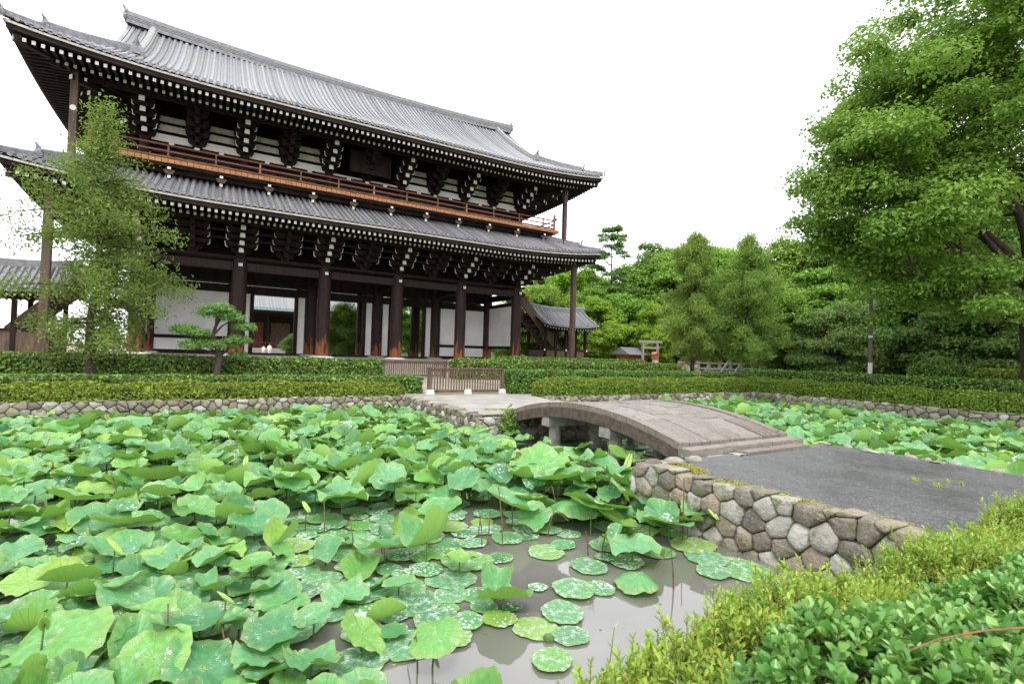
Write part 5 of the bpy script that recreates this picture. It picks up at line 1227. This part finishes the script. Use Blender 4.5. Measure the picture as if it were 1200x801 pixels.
for i, (px, Yp, k, s, lab) in enumerate([(352, 20, 4, .4, 'dark tree just showing left of the third column'), (480, 20, 1, .75, 'green tree seen through the fourth opening of the gate'), (505, 26, 0, .85, 'green tree behind the fifth column of the gate'), (440, 30, 2, .7, 'green tree seen through the third opening of the gate'), (590, 18, 3, .6, 'low green tree seen under the right end wall of the gate')]):
    a = yplane(px, 400, Yp); place_tree('garden_tree', lab, 'tree', *protos[k], (float(a[0]), Yp, -.9), i, s)

# ================================================================ the big tree at the right
def bigtree():
    R = np.random.default_rng(5); bx, by = at(1214, 30.5); t = thing('big_maple', 'huge spreading broadleaf tree with dark limbs filling the upper right corner', 'tree', (bx, by, -.9))
    c2l = np.array([-RX[0], -RX[1], 0]); fwd = np.array([FX[0], FX[1], 0]); tb = MB(); tips = []
    tb.tube([(0, 0, 0), (.05, 0, 1.5), (-.1, .1, 3.6), (-.25, .1, 5.6)], [.62, .46, .40, .36], 12, cap=False)
    dirs = [(c2l * .9 + np.array([0, 0, .55]), 6.0, 5.2, .2), (c2l * .55 + fwd * .4 + np.array([0, 0, .9]), 5.6, 5.5, .2), (c2l * .35 - fwd * .5 + np.array([0, 0, 1.1]), 6.0, 5.0, .2), (-c2l * .5 + np.array([0, 0, 1.0]), 5.5, 5.5, .2), (c2l * .1 + fwd * .1 + np.array([0, 0, 1.4]), 6.2, 5.6, .24), (-c2l * .6 - fwd * .5 + np.array([0, 0, .8]), 5, 5.2, .18), (c2l * 1.0 - fwd * .35 + np.array([0, 0, .18]), 5.4, 4.6, .16), (fwd * .9 + np.array([0, 0, .7]), 5.5, 5.0, .18)]
    for d, L, z0, r in dirs:
        d = d / np.linalg.norm(d); branch(R, tb, (-.2, .1, z0), d, L * .8, r * .8, 3, tips, .42, .16, (2, 4), .13, .6, 6)
    obj_from(tb_mesh(tb, 'trunk', 'bark'), 'trunk', t)
    tips = np.array(tips); Pa, Na = [], []; cen = np.array([0, 0, 10.8]) + c2l * .7; ax = np.array([8.6, 8.6, 9.2])
    cands = [q for q in tips] + [c2l * R.uniform(0, 6.5) + fwd * R.uniform(-3, 3) + np.array([0, 0, R.uniform(2.8, 6)]) for _ in range(26)]
    for i in range(150):
        d = R.normal(0, 1, 3); d /= np.linalg.norm(d); d[2] = d[2] if d[2] > -.55 else -d[2]
        cands.append(cen + d * ax * R.uniform(.62, .98))
    for cc in cands:
        e = (cc - cen) / ax; l = np.linalg.norm(e)
        hz = 1 - .06 * max(0, (cc[2] - 9) / 9); cc = np.array([cc[0] * hz, cc[1] * hz, cc[2]])
        if l > 1: cc = cen + (cc - cen) / max(l, 1) * R.uniform(.9, 1.0)
        if cc[2] < 2.6 or (R.random() < .2): continue
        P, N = ell_clump(R, cc, R.uniform(.7, 1.4), 600, .62, .5); Pa.append(P); Na.append(N)
    v, f = leaves(np.concatenate(Pa), np.concatenate(Na), .105, R, aspect=1.6, jitter=.45)
    obj_from(np_mesh('crown', v, f, ['zelkova']), 'crown', t)
bigtree()
x, y = at(1083, 27)
q = MB(); q.tube([(x, y, 7.5), (x + .05, y, 7.75), (x, y + .03, 8.0), (x + .06, y, 8.2)], [.02, .16, .14, .03], 7)
tag(q.build('dead_leaf_clump', 'red', origin=(x, y, 7.8)), 'reddish brown withered clump caught among the branches of the big tree', 'dead leaves')

# ================================================================ lotus
R = np.random.default_rng(99)
def blade(seed, wav, cup, nr=7, na=44, fold=0):
    R = np.random.default_rng(seed); ph = R.uniform(0, 6.28, 6); v = [(0, 0, -cup * .10)]; uv = [(0, 0)]
    for i in range(1, nr + 1):
        r = i / nr
        for j in range(na):
            t = 2 * PI * j / na
            k = 1 + .05 * math.sin(2 * t + ph[0]) + .035 * math.sin(5 * t + ph[1]) * r + .022 * math.sin(11 * t + ph[2]) * r + (.018 * math.sin(17 * t + ph[0]) if i == nr else 0)
            z = cup * (r ** 2.2) + wav * r ** 2 * (math.sin(3 * t + ph[3]) + .7 * math.sin(5 * t + ph[4]) + .5 * math.sin(8 * t + ph[5]) + .35 * r * math.sin(13 * t + ph[1]))
            z += -.04 * math.exp(-(r * 5) ** 2)
            x, y = r * k * math.cos(t), r * k * math.sin(t)
            if fold: z += fold * abs(x) ** 1.3; x *= (1 - .38 * fold * min(1, abs(x)))
            v.append((x, y, z)); uv.append((j / na, r))
    f = [(0, 1 + j, 1 + (j + 1) % na) for j in range(na)]
    for i in range(nr - 1):
        for j in range(na): f.append((1 + i * na + j, 1 + (i + 1) * na + j, 1 + (i + 1) * na + (j + 1) % na, 1 + i * na + (j + 1) % na))
    return np.array(v), f, uv, na
def blade_mesh(name, args, m, th=0):
    v, f, uv, na = blade(*args); me = bpy.data.meshes.new(name); me.from_pydata(v.tolist(), [], f); me.materials.append(M[m]); me.polygons.foreach_set('use_smooth', [True] * len(f))
    ul = me.uv_layers.new(name='UVMap'); d = []
    for p_ in me.polygons:
        us = [uv[i] for i in p_.vertices]; mx_ = max(u[0] for u in us)
        for u in us: d += [(u[0] + (1 if mx_ > .8 and u[0] < .2 and u[1] > 0 else 0)) if u[1] > 0 else mx_, u[1]]
    ul.data.foreach_set('uv', d); me.update(); return me
STD = [blade_mesh('lotus_leaf', (100 + i, .05 + .028 * (i % 4), .10 + .09 * (i % 3)), 'lotus') for i in range(14)]
FOLD = [blade_mesh('lotus_leaf', (140 + i, .05, .12, 7, 44, .45 + .28 * i), 'lotus') for i in range(3)]
DROOP = [blade_mesh('lotus_leaf', (160 + i, .06, -.22 - .1 * i), 'lotus') for i in range(3)]
PAD = [blade_mesh('lotus_pad', (180 + i, .012, .012 + .005 * i, 5, 40), 'pad') for i in range(6)]
def rolled():
    mb = MB(); vs = []; n = 10
    for s in (-1, 1):
        pts = [(s * .07, 0, -.5), (s * .09, 0, -.2), (s * .085, 0, .2), (s * .05, 0, .55)]; mb.tube(pts, [.035, .085, .08, .015], 9)
    me = bpy.data.meshes.new('rolled_lotus_leaf'); me.from_pydata([tuple(q) for q in mb.v], [], mb.f); me.materials.append(M['rolled']); me.polygons.foreach_set('use_smooth', mb.sm); me.uv_layers.new(name='UVMap'); return me
M['rolled'] = mat('young_rolled_lotus_leaf', (.42, .56, .16), (.26, .42, .08), 5, .5, .2)
ROLL = rolled()
sm_ = MB(); sm_.tube([(0, 0, -1), (.015, .01, -.5), (0, 0, 0)], [.008, .008, .007], 6, cap=False); STEM = tb_mesh(sm_, 'stem', 'stem')
OPEN = [tuple(hitz(*q, WZ)[:2]) for q in [(440, 840), (455, 780), (530, 755), (590, 715), (575, 660), (650, 640), (700, 680), (760, 640), (835, 640), (860, 600), (900, 590), (1060, 700), (1000, 840)]]
GAP = [tuple(hitz(*q, WZ)[:2]) for q in [(545, 665), (560, 640), (650, 622), (700, 640), (700, 690), (640, 700), (570, 690)]]
UNDER = [tuple(hitz(*q, WZ)[:2]) for q in [(610, 540), (640, 515), (780, 530), (760, 585), (720, 545)]]
def inpoly(x, y, P):
    c = False; n = len(P)
    for i in range(n):
        x1, y1 = P[i]; x2, y2 = P[(i + 1) % n]
        if (y1 > y) != (y2 > y) and x < (x2 - x1) * (y - y1) / (y2 - y1) + x1: c = not c
    return c
L = []    # (x, y, z, r, kind)
def px_zone(u, v): 
    return v > 690
def try_place(x, y):
    if -6 < x < 9.75 and -34.2 < y < -18.1: pond = 'main'
    elif 15.15 < x < 28.4 and -40 < y < -19.5: pond = 'right'
    elif 9.75 < x < 15.15 and -30.0 < y < -23.9: pond = 'bridge'
    else: return
    u, v, zc = project((x, y, WZ))
    if zc < .5 or u < -260 or u > 1460: return
    if pond == 'main' and (inpoly(x, y, OPEN) or inpoly(x, y, GAP)): return
    if pond == 'bridge' and (R.random() < .55 or (BX0 < x < BX1 + .4 and R.random() < .4)): 
        return
    rnd = R.random()
    floaty = 0.0
    if pond == 'main':
        floaty = .10
        if 330 < u < 760 and 600 < v < 800: floaty = .92
        elif 180 < u < 420 and 590 < v < 740: floaty = .75
        elif v >= 740 and u < 400: floaty = .5
        elif 560 < u < 760 and 515 < v < 600: floaty = .12
        elif v < 540 and u > 520: floaty = .8
        elif v < 600: floaty = .12
        else: floaty = .6
    elif pond == 'bridge': floaty = .85
    else: floaty = .18 if u < 1000 else .35
    if rnd < floaty: r = R.uniform(.13, .30); z = WZ + .008 + R.uniform(0, .03); kind = 'pad'
    else:
        r = R.uniform(.19, .36); z = WZ + R.uniform(.12, .46); kind = 'std'
        if v > 640: z = WZ + R.uniform(.04, .22); r = R.uniform(.13, .25 if u > 300 else .29)
        q = R.random()
        if q < .14: kind = 'fold'
        elif q < .22: kind = 'droop'
        elif q < .25: kind = 'roll'; r = R.uniform(.17, .26); z = WZ + R.uniform(.2, .5)
    for (a, b, c, rr, kk) in L[-6000:]:
        dd = (a - x) ** 2 + (b - y) ** 2
        if kind == 'pad' and kk == 'pad':
            if dd < ((r + rr) * .70) ** 2: return
        elif kind == 'pad' or kk == 'pad':
            if dd < ((r + rr) * .30) ** 2: return
        elif dd < ((r + rr) * .46) ** 2: return
    pu, pv, _ = project((x, y, z)); hp = hitz(pu, pv, WZ)
    if pond == 'main' and inpoly(hp[0], hp[1], OPEN): return
    L.append((x, y, z, r, kind))
for px, py, pr in [(474, 757, 33), (421, 777, 34), (390, 720, 22), (647, 776, 24), (659, 720, 26), (628, 737, 26), (668, 746, 22), (601, 713, 11), (630, 690, 11), (672, 692, 26), (703, 690, 18), (640, 648, 22), (690, 665, 22), (585, 727, 20), (548, 730, 20), (870, 668, 32), (828, 655, 24), (812, 640, 26), (836, 671, 20), (735, 660, 20), (383, 775, 20), (585, 655, 16), (712, 640, 22), (585, 690, 14), (660, 640, 15), (745, 632, 22), (770, 648, 20), (790, 625, 18)]:
    a, b = hitz(px, py, WZ), hitz(px + pr, py, WZ); L.append((a[0], a[1], WZ + .012 + .004 * (len(L) % 5), float(np.linalg.norm(a - b)), 'pad'))
for px, py, pr, h, kd in [(510, 740, 32, .28, 'droop'), (760, 585, 44, .22, 'std'), (742, 640, 34, .2, 'std'), (745, 672, 26, .15, 'droop'), (700, 590, 40, .3, 'std'), (712, 548, 28, .42, 'std'), (688, 538, 24, .45, 'std'), (735, 560, 26, .35, 'std'), (655, 560, 30, .5, 'std'), (632, 548, 36, .5, 'std'), (705, 560, 30, .42, 'std'), (672, 585, 34, .35, 'droop'), (600, 590, 32, .34, 'std'), (450, 640, 34, .22, 'std'), (330, 560, 40, .4, 'std'), (235, 730, 50, .2, 'std'), (60, 750, 58, .25, 'droop'), (185, 560, 40, .35, 'std'), (365, 775, 38, .16, 'std'), (590, 700, 32, .16, 'std'), (320, 785, 34, .12, 'std'), (500, 635, 34, .25, 'fold'), (130, 690, 40, .2, 'std'), (735, 545, 26, .4, 'roll'), (135, 640, 26, .35, 'roll'), (265, 700, 26, .28, 'roll'), (52, 730, 34, .4, 'roll'), (512, 745, 16, .1, 'roll')]:
    a, b = hitz(px, py, WZ + h), hitz(px + pr, py, WZ + h); L.append((a[0], a[1], WZ + h, float(np.linalg.norm(a - b)), kd))
L = [(float(a), float(b), float(c), float(d), e) for a, b, c, d, e in L]
for i in range(26000): try_place(R.uniform(-6, 9.75), R.uniform(-34.2, -18.1))
for i in range(9000): try_place(R.uniform(15.15, 28.4), R.uniform(-38, -19.5))
for i in range(1200): try_place(R.uniform(9.75, 15.15), R.uniform(-30, -23.9))
def vis(l):
    u, v, zc = project(l[:3]); s = 592 * l[3] / max(zc, .1)
    return s if (-s < u < 1200 + s and -s < v < 801 + s) else -1
order = sorted(L, key=vis, reverse=True); near, far = order[:290], order[290:]
print('LOTUS', len(L), 'near px', round(vis(near[-1]), 1))
KL = {'pad': 'flat rain-beaded lotus pad', 'std': 'raised wavy lotus leaf', 'fold': 'half-folded lotus leaf', 'droop': 'drooping lotus leaf', 'roll': 'rolled pale lotus leaf'}
def where(x, y, z):
    u, v, zc = project((x, y, z))
    if v > 801 or v > 740: r = 'in the nearest water'
    elif v > 670: r = 'in the near pond'
    elif v > 600: r = 'in mid pond'
    elif v > 540: r = 'in the farther half'
    else: r = 'near the far wall'
    c = 'at the far left' if u < 110 else 'on the left' if u < 240 else 'left of centre' if u < 360 else 'around the centre' if u < 480 else 'right of centre' if u < 600 else 'before the bridge pillars' if u < 720 and v < 640 else 'beside the open water' if u < 720 else 'by the near stone wall' if x < 10 else 'in the right-hand pond'
    return r, c
def leaf_mat4(l, k):
    x, y, z, r, kind = l; Rr = random.Random(k * 7 + 1)
    me = {'pad': PAD, 'std': STD, 'fold': FOLD, 'droop': DROOP, 'roll': [ROLL]}[kind]; me = me[k % len(me)]
    tl = {'pad': .012, 'std': .30, 'fold': .4, 'droop': .28, 'roll': .9}[kind]
    if kind == 'roll': eu = (Rr.choice([-1, 1]) * Rr.uniform(.4, 1.1), 0, Rr.uniform(0, 6.28))
    else: eu = (Rr.gauss(0, tl) * .8, Rr.gauss(0, tl) * .8, Rr.uniform(0, 6.28))
    return me, eu
R2 = random.Random(3)
for k, l in enumerate(near):
    me, eu = leaf_mat4(l, k); x, y, z, r, kind = l
    o = bpy.data.objects.new('lotus_leaf', me); link(o); o.location = (x, y, z); o.rotation_euler = eu; o.scale = (r, r, r)
    sz = 'broad' if r > .29 else 'medium' if r > .21 else 'small'; a, b = where(x, y, z)
    tag(o, f'{sz} {KL[kind]} {a}, {b}', 'lotus leaf', 'lotus leaves in the pond')
    if kind != 'pad':
        s = bpy.data.objects.new('stem', STEM); link(s, o)
        wm = Matrix.LocRotScale(Vector((x, y, z)), __import__('mathutils').Euler(eu), Vector((r, r, r)))
        s.matrix_parent_inverse = wm.inverted(); s.location = (x, y, z); s.scale = (1, 1, z - WZ + .3); s.rotation_euler = (0, 0, R2.uniform(0, 6))
# everything smaller in the picture: one ground-cover mesh of the same leaves
V, Fq, UV, MI, base = [], [], [], [], 0
cache = {}
def mdata(me):
    if me.name not in cache:
        v = np.empty(len(me.vertices) * 3, np.float32); me.vertices.foreach_get('co', v)
        uvs = np.empty(len(me.loops) * 2, np.float32); me.uv_layers[0].data.foreach_get('uv', uvs)
        cache[me.name] = (v.reshape(-1, 3), [tuple(p_.vertices) for p_ in me.polygons], uvs)
    return cache[me.name]
from mathutils import Euler
for k, l in enumerate(far):
    me, eu = leaf_mat4(l, k); v, f, uvs = mdata(me); x, y, z, r, kind = l
    m3 = np.array(Euler(eu).to_matrix()) * r; V.append(v @ m3.T + np.array([x, y, z])); Fq += [tuple(base + i for i in q) for q in f]; UV.append(uvs); MI += [{'pad': 1, 'roll': 2}.get(kind, 0)] * len(f); base += len(v)
    if kind != 'pad':
        sv2 = np.array([[x - .008, y, z], [x + .008, y, z], [x + .008, y, WZ - .1], [x - .008, y, WZ - .1], [x, y - .008, z], [x, y + .008, z], [x, y + .008, WZ - .1], [x, y - .008, WZ - .1]])
        V.append(sv2); Fq += [tuple(base + i for i in (0, 1, 2, 3)), tuple(base + i for i in (4, 5, 6, 7))]; UV.append(np.zeros(16, np.float32)); MI += [3, 3]; base += 8
me = bpy.data.meshes.new('lotus_leaves'); me.from_pydata(np.concatenate(V).tolist(), [], Fq)
for m in ('lotus', 'pad', 'rolled', 'stem'): me.materials.append(M[m])
me.polygons.foreach_set('material_index', MI); me.polygons.foreach_set('use_smooth', [True] * len(Fq)); ul = me.uv_layers.new(name='UVMap'); ul.data.foreach_set('uv', np.concatenate(UV)); me.update()
tag(obj_from(me, 'lotus_leaves'), 'mass of smaller and farther lotus leaves covering both ponds', 'lotus leaves', kind='stuff')
# dry stalks
SK = [(375, 592, 4.2), (805, 560, 0), (196, 720, 0), (265, 745, 0)]
R = random.Random(14)
def stalk(x, y, h, lean, bend, lab):
    az = R.uniform(0, 6.28); q = MB(); pts = [(x, y, WZ - .15), (x + lean * .4 * math.cos(az), y + lean * .4 * math.sin(az), WZ + h * .5), (x + lean * math.cos(az), y + lean * math.sin(az), WZ + h)]
    if bend: pts.append((x + (lean + bend) * math.cos(az), y + (lean + bend) * math.sin(az), WZ + h - bend * .9))
    q.tube(pts, [.009, .008, .006, .005][:len(pts)], 6); tag(q.build('dry_stalk', 'stalk', origin=(x, y, WZ)), lab, 'dry stalk', 'dry lotus stalks')
pos = [(196, 775, .42), (265, 775, .3), (380, 640, .5), (415, 650, .35), (566, 640, .45), (572, 638, .4), (560, 632, .35), (640, 630, .4), (690, 650, .35), (704, 655, .32), (655, 610, .5), (663, 570, .4), (800, 635, .75), (590, 640, .8), (790, 690, .35), (720, 620, .3), (615, 560, .5), (685, 530, .7), (620, 522, .5), (480, 610, .3), (430, 580, .4), (330, 640, .3), (140, 600, .5), (40, 560, .6), (60, 580, .5), (500, 560, .4), (760, 650, .2), (340, 790, .15), (490, 790, .22), (400, 590, .5), (250, 540, .5), (150, 520, .5), (195, 500, .9), (120, 500, .8)]
for i, (px, py, h) in enumerate(pos):
    a = hitz(px, py, WZ); u = where(a[0], a[1], WZ)
    stalk(float(a[0]), float(a[1]), h * R.uniform(.9, 1.2), R.uniform(.02, .18), R.choice([0, 0, .1, .18]), ('tall' if h > .55 else 'short' if h < .33 else 'medium') + f' dry brown lotus stalk {u[0]}, {u[1]}')
# lotus seed pod lying in the water
a = hitz(643, 750, WZ); q = MB(); q.tube([(a[0], a[1], WZ), (a[0], a[1], WZ + .03), (a[0], a[1], WZ + .05)], [.045, .05, .03], 12); tag(q.build('seed_pod', 'stem', origin=(float(a[0]), float(a[1]), WZ)), 'small dark green round lotus bud floating between pads in open water', 'lotus bud')

# ================================================================ foreground shrubs
def shrub(name, label, regions, mat_leaf, size, nshoot, per, seed, spread, twigh, aspect, cat='shrub', extra_red=0):
    R = np.random.default_rng(seed); x0, x1, y0, y1, top = regions; t = thing(name, label, cat, ((x0 + x1) / 2, (y0 + y1) / 2, PZ)); tb = MB(); Pa, Na, Ax = [], [], []; Rd = []
    for i in range(nshoot):
        x, y = R.uniform(x0, x1), R.uniform(y0, y1); tz = top(x, y)
        if tz is None: continue
        dpt = abs(R.normal(0, .05)) if R.random() < .8 else R.uniform(0, .3); z = tz - dpt
        d = np.array([R.normal(0, .35), R.normal(0, .35), 1.0]); d /= np.linalg.norm(d); h = twigh * R.uniform(.5, 1.5)
        if R.random() < .8: tb.tube([(x, y, z), tuple(np.array([x, y, z]) + d * h * .5 + R.normal(0, .006, 3)), tuple(np.array([x, y, z]) + d * h)], [.0035, .0025, .0012], 4, cap=False)
        k = per; s = (np.arange(k) + .5) / k; az = s * 2.4 * k + R.uniform(0, 6.28)
        side = np.cross(d, [1, 0, .2]); side /= np.linalg.norm(side); s2 = np.cross(d, side)
        outd = np.cos(az)[:, None] * side + np.sin(az)[:, None] * s2
        tilt = (.35 + .5 * s)[:, None]; ld = outd * (1 - tilt * .6) + d * tilt; ld /= np.linalg.norm(ld, axis=1, keepdims=True)
        P = np.array([x, y, z]) + d * (h * (.35 + .65 * s))[:, None] + ld * size * aspect * .5
        Pa.append(P); Ax.append(ld); nn = d - ld * (ld @ d)[:, None] + R.normal(0, .25, (k, 3)); Na.append(nn)
    P = np.concatenate(Pa); A = np.concatenate(Ax); N = np.concatenate(Na); N /= np.linalg.norm(N, axis=1, keepdims=True); Bv = np.cross(N, A); n = len(P); s = (size * R.uniform(.6, 1.3, n))[:, None]; a = aspect * .5; fo = .18
    v = np.stack([P - A * s * a, P - A * s * a * .35 + Bv * s * .34 + N * s * fo, P + A * s * a * .35 + Bv * s * .48 + N * s * fo, P + A * s * a * .85 + Bv * s * .2, P + A * s * a - N * s * .08, P + A * s * a * .85 - Bv * s * .2, P + A * s * a * .35 - Bv * s * .48 + N * s * fo, P - A * s * a * .35 - Bv * s * .34 + N * s * fo, P + A * s * a * .2 - N * s * .02], 1).reshape(-1, 3)
    fc = np.array([[0, 1, 2, 8], [8, 2, 3, 4], [0, 8, 6, 7], [8, 4, 5, 6]]); f = (np.arange(n)[:, None, None] * 9 + fc[None]).reshape(-1, 4)
    mi = np.zeros(len(f), int)
    if extra_red: rr = R.random(n) < extra_red; mi = np.repeat(rr.astype(int), 4)
    o3 = np.array(ORG[t.name]); me = np_mesh('foliage', v - o3, f, [mat_leaf, 'redleaf'], mi, True); obj_from(me, 'foliage', t)
    tb.v = [tuple(np.array(q) - o3) for q in tb.v]; obj_from(tb_mesh(tb, 'twigs', 'twig'), 'twigs', t)
    # sheet below the leaves, coloured dark for the shade among inner twigs
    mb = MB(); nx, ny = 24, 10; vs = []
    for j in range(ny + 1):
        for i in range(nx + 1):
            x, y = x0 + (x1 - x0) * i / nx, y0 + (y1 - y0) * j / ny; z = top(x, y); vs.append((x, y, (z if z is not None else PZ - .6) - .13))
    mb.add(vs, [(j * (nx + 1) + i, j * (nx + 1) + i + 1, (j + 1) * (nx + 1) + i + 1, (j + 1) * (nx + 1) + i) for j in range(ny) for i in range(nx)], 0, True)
    mb.build('inner_shade_sheet', 'hcore', t); return t
def top_az(x, y):
    s = sstep(4.3, 5.6, x); base = PZ - .47 + .70 * s - .09 * sstep(6.0, 8.0, x) + .08 * math.sin(x * 3.1) + .05 * math.sin(y * 7 + x * 5) + .05 * math.sin(x * 11 + y * 9) + .03 * math.sin(x * 23)
    e = sstep(-34.0, -34.45, y) if False else min(1, max(0, (-34.02 - y) / .35)); 
    return base - .55 * (1 - e) ** 2
def top_gl(x, y):
    s = sstep(4.45, 5.5, x); e = min(1, max(0, (-34.75 - y) / .4)); return PZ - .28 + .94 * s - .16 * sstep(5.6, 7.5, x) - .40 * (1 - e) ** 2 + .05 * math.sin(x * 4.2 + y * 3) + .04 * math.sin(x * 9)
shrub('foreground_azalea', 'yellow-green azalea with small upright shoots spilling over the near bank', (4.2, 12.5, -35.1, -34.02, top_az), 'azfront', .0155, 7600, 14, 71, 1, .17, 2.4, extra_red=.02)
shrub('glossy_shrub', 'dense shrub with glossy oval green leaves in the bottom right corner', (4.4, 10.5, -36.5, -34.8, top_gl), 'gloss', .030, 9000, 8, 72, 1, .07, 1.7, extra_red=.002)
# long arching shoot over the glossy shrub
pts = [hitz(1005, 798, -.46), hitz(1050, 768, -.36), hitz(1100, 748, -.31), hitz(1150, 739, -.29), hitz(1200, 735, -.28), hitz(1260, 737, -.27)]
q = MB(); q.tube([tuple(a) for a in pts], [.0015, .002, .003, .0035, .004, .004], 6); tag(q.build('arching_shoot', 'twig', origin=tuple(float(c) for c in pts[0])), 'long pale brown shoot arching across the glossy shrub', 'twig')
# thin stems of grass-like shoots at the water's edge
R = random.Random(8)
for i, (px, py) in enumerate([(720, 735), (740, 765), (780, 760), (812, 745)]):
    a = hitz(px, py, -1.0); q = MB(); b = Vector(a); q.tube([b - Vector((0, 0, .45)), b - Vector((.03, 0, .2)), b], [.004, .003, .002], 5)
    for k in range(16):
        z = b.z - .02 * k; s = .018; az = k * 2.4; c = Vector((b.x - .002 * k, b.y, z)); d = Vector((math.cos(az), math.sin(az), .9)); r = Vector((-math.sin(az), math.cos(az), 0))
        q.add([c, c + d * s + r * .006, c + d * s * 2.0, c + d * s - r * .006], [(0, 1, 2, 3)], 1)
    tag(q.build('azalea_sprig', ['twig', 'azfront'], origin=tuple(b - Vector((0, 0, .45)))), ['leftmost', 'second', 'third', 'rightmost'][i] + ' of the thin azalea sprigs standing against the open water', 'sprig')
# weeds in the asphalt
for i, (px, py) in enumerate([(1073, 563), (1110, 565), (1126, 568), (1098, 570)]):
    a = hitz(px, py, PZ + .004); q = MB()
    for k in range(26):
        az = R.uniform(0, 6.28); l = R.uniform(.03, .075); c = Vector((a[0] + R.uniform(-.04, .04), a[1] + R.uniform(-.04, .04), PZ + .005)); d = Vector((math.cos(az) * .5, math.sin(az) * .5, 1)) * l; r = Vector((-math.sin(az), math.cos(az), 0)) * .008
        q.add([c - r, c + r, c + d], [(0, 1, 2)])
    tag(q.build('weed', 'azfront', origin=(float(a[0]), float(a[1]), PZ)), ['yellow-green weed nearest the moss on the asphalt path', 'middle weed of the cluster on the asphalt path', 'rightmost weed on the asphalt path', 'smallest weed between the others on the asphalt path'][i], 'weed')
# fern hanging beside the far end of the bridge
Rn = np.random.default_rng(4); a = hitz(602, 492, PZ); c = np.array([10.95, -23.95, -1.38])
P = c + Rn.normal(0, 1, (500, 3)) * np.array([.13, .1, .2]); v, f = leaves(P, np.tile(np.array([0, -1, .6]), (500, 1)), .05, Rn, aspect=2.5)
ft = thing('fern', 'bright green fern hanging from the wall at the far left end of the bridge', 'fern', (11.0, -23.95, -1.2)); obj_from(np_mesh('fronds', v - np.array([11.0, -23.95, -1.2]), f, ['boxhedge']), 'fronds', ft)
P = np.array([11.2, -24.0, -1.35]) + Rn.normal(0, 1, (300, 3)) * np.array([.1, .08, .18])

Rn = np.random.default_rng(17); V = []; Fq = []
for i in range(420):
    x, y = (Rn.uniform(3, 9.6), Rn.uniform(-33.6, -28)) if i < 300 else (Rn.uniform(9.3, 9.62), Rn.uniform(-33.8, -30.3)); r_ = Rn.uniform(.004, .014); a = Rn.uniform(0, 6.28); b = len(V)
    for k in range(5): V.append((x + r_ * math.cos(a + k * 1.256) * 1.4, y + r_ * math.sin(a + k * 1.256), WZ + .003))
    Fq.append(tuple(range(b, b + 5)))
me = bpy.data.meshes.new('floating_debris'); me.from_pydata(V, [], Fq); me.materials.append(M['stalk']); me.materials.append(M['azfront']); me.polygons.foreach_set('material_index', [int(q) for q in Rn.random(len(Fq)) < .6])
tag(obj_from(me, 'floating_debris'), 'tiny floating bits of leaf and duckweed on the open water', 'debris', kind='stuff')
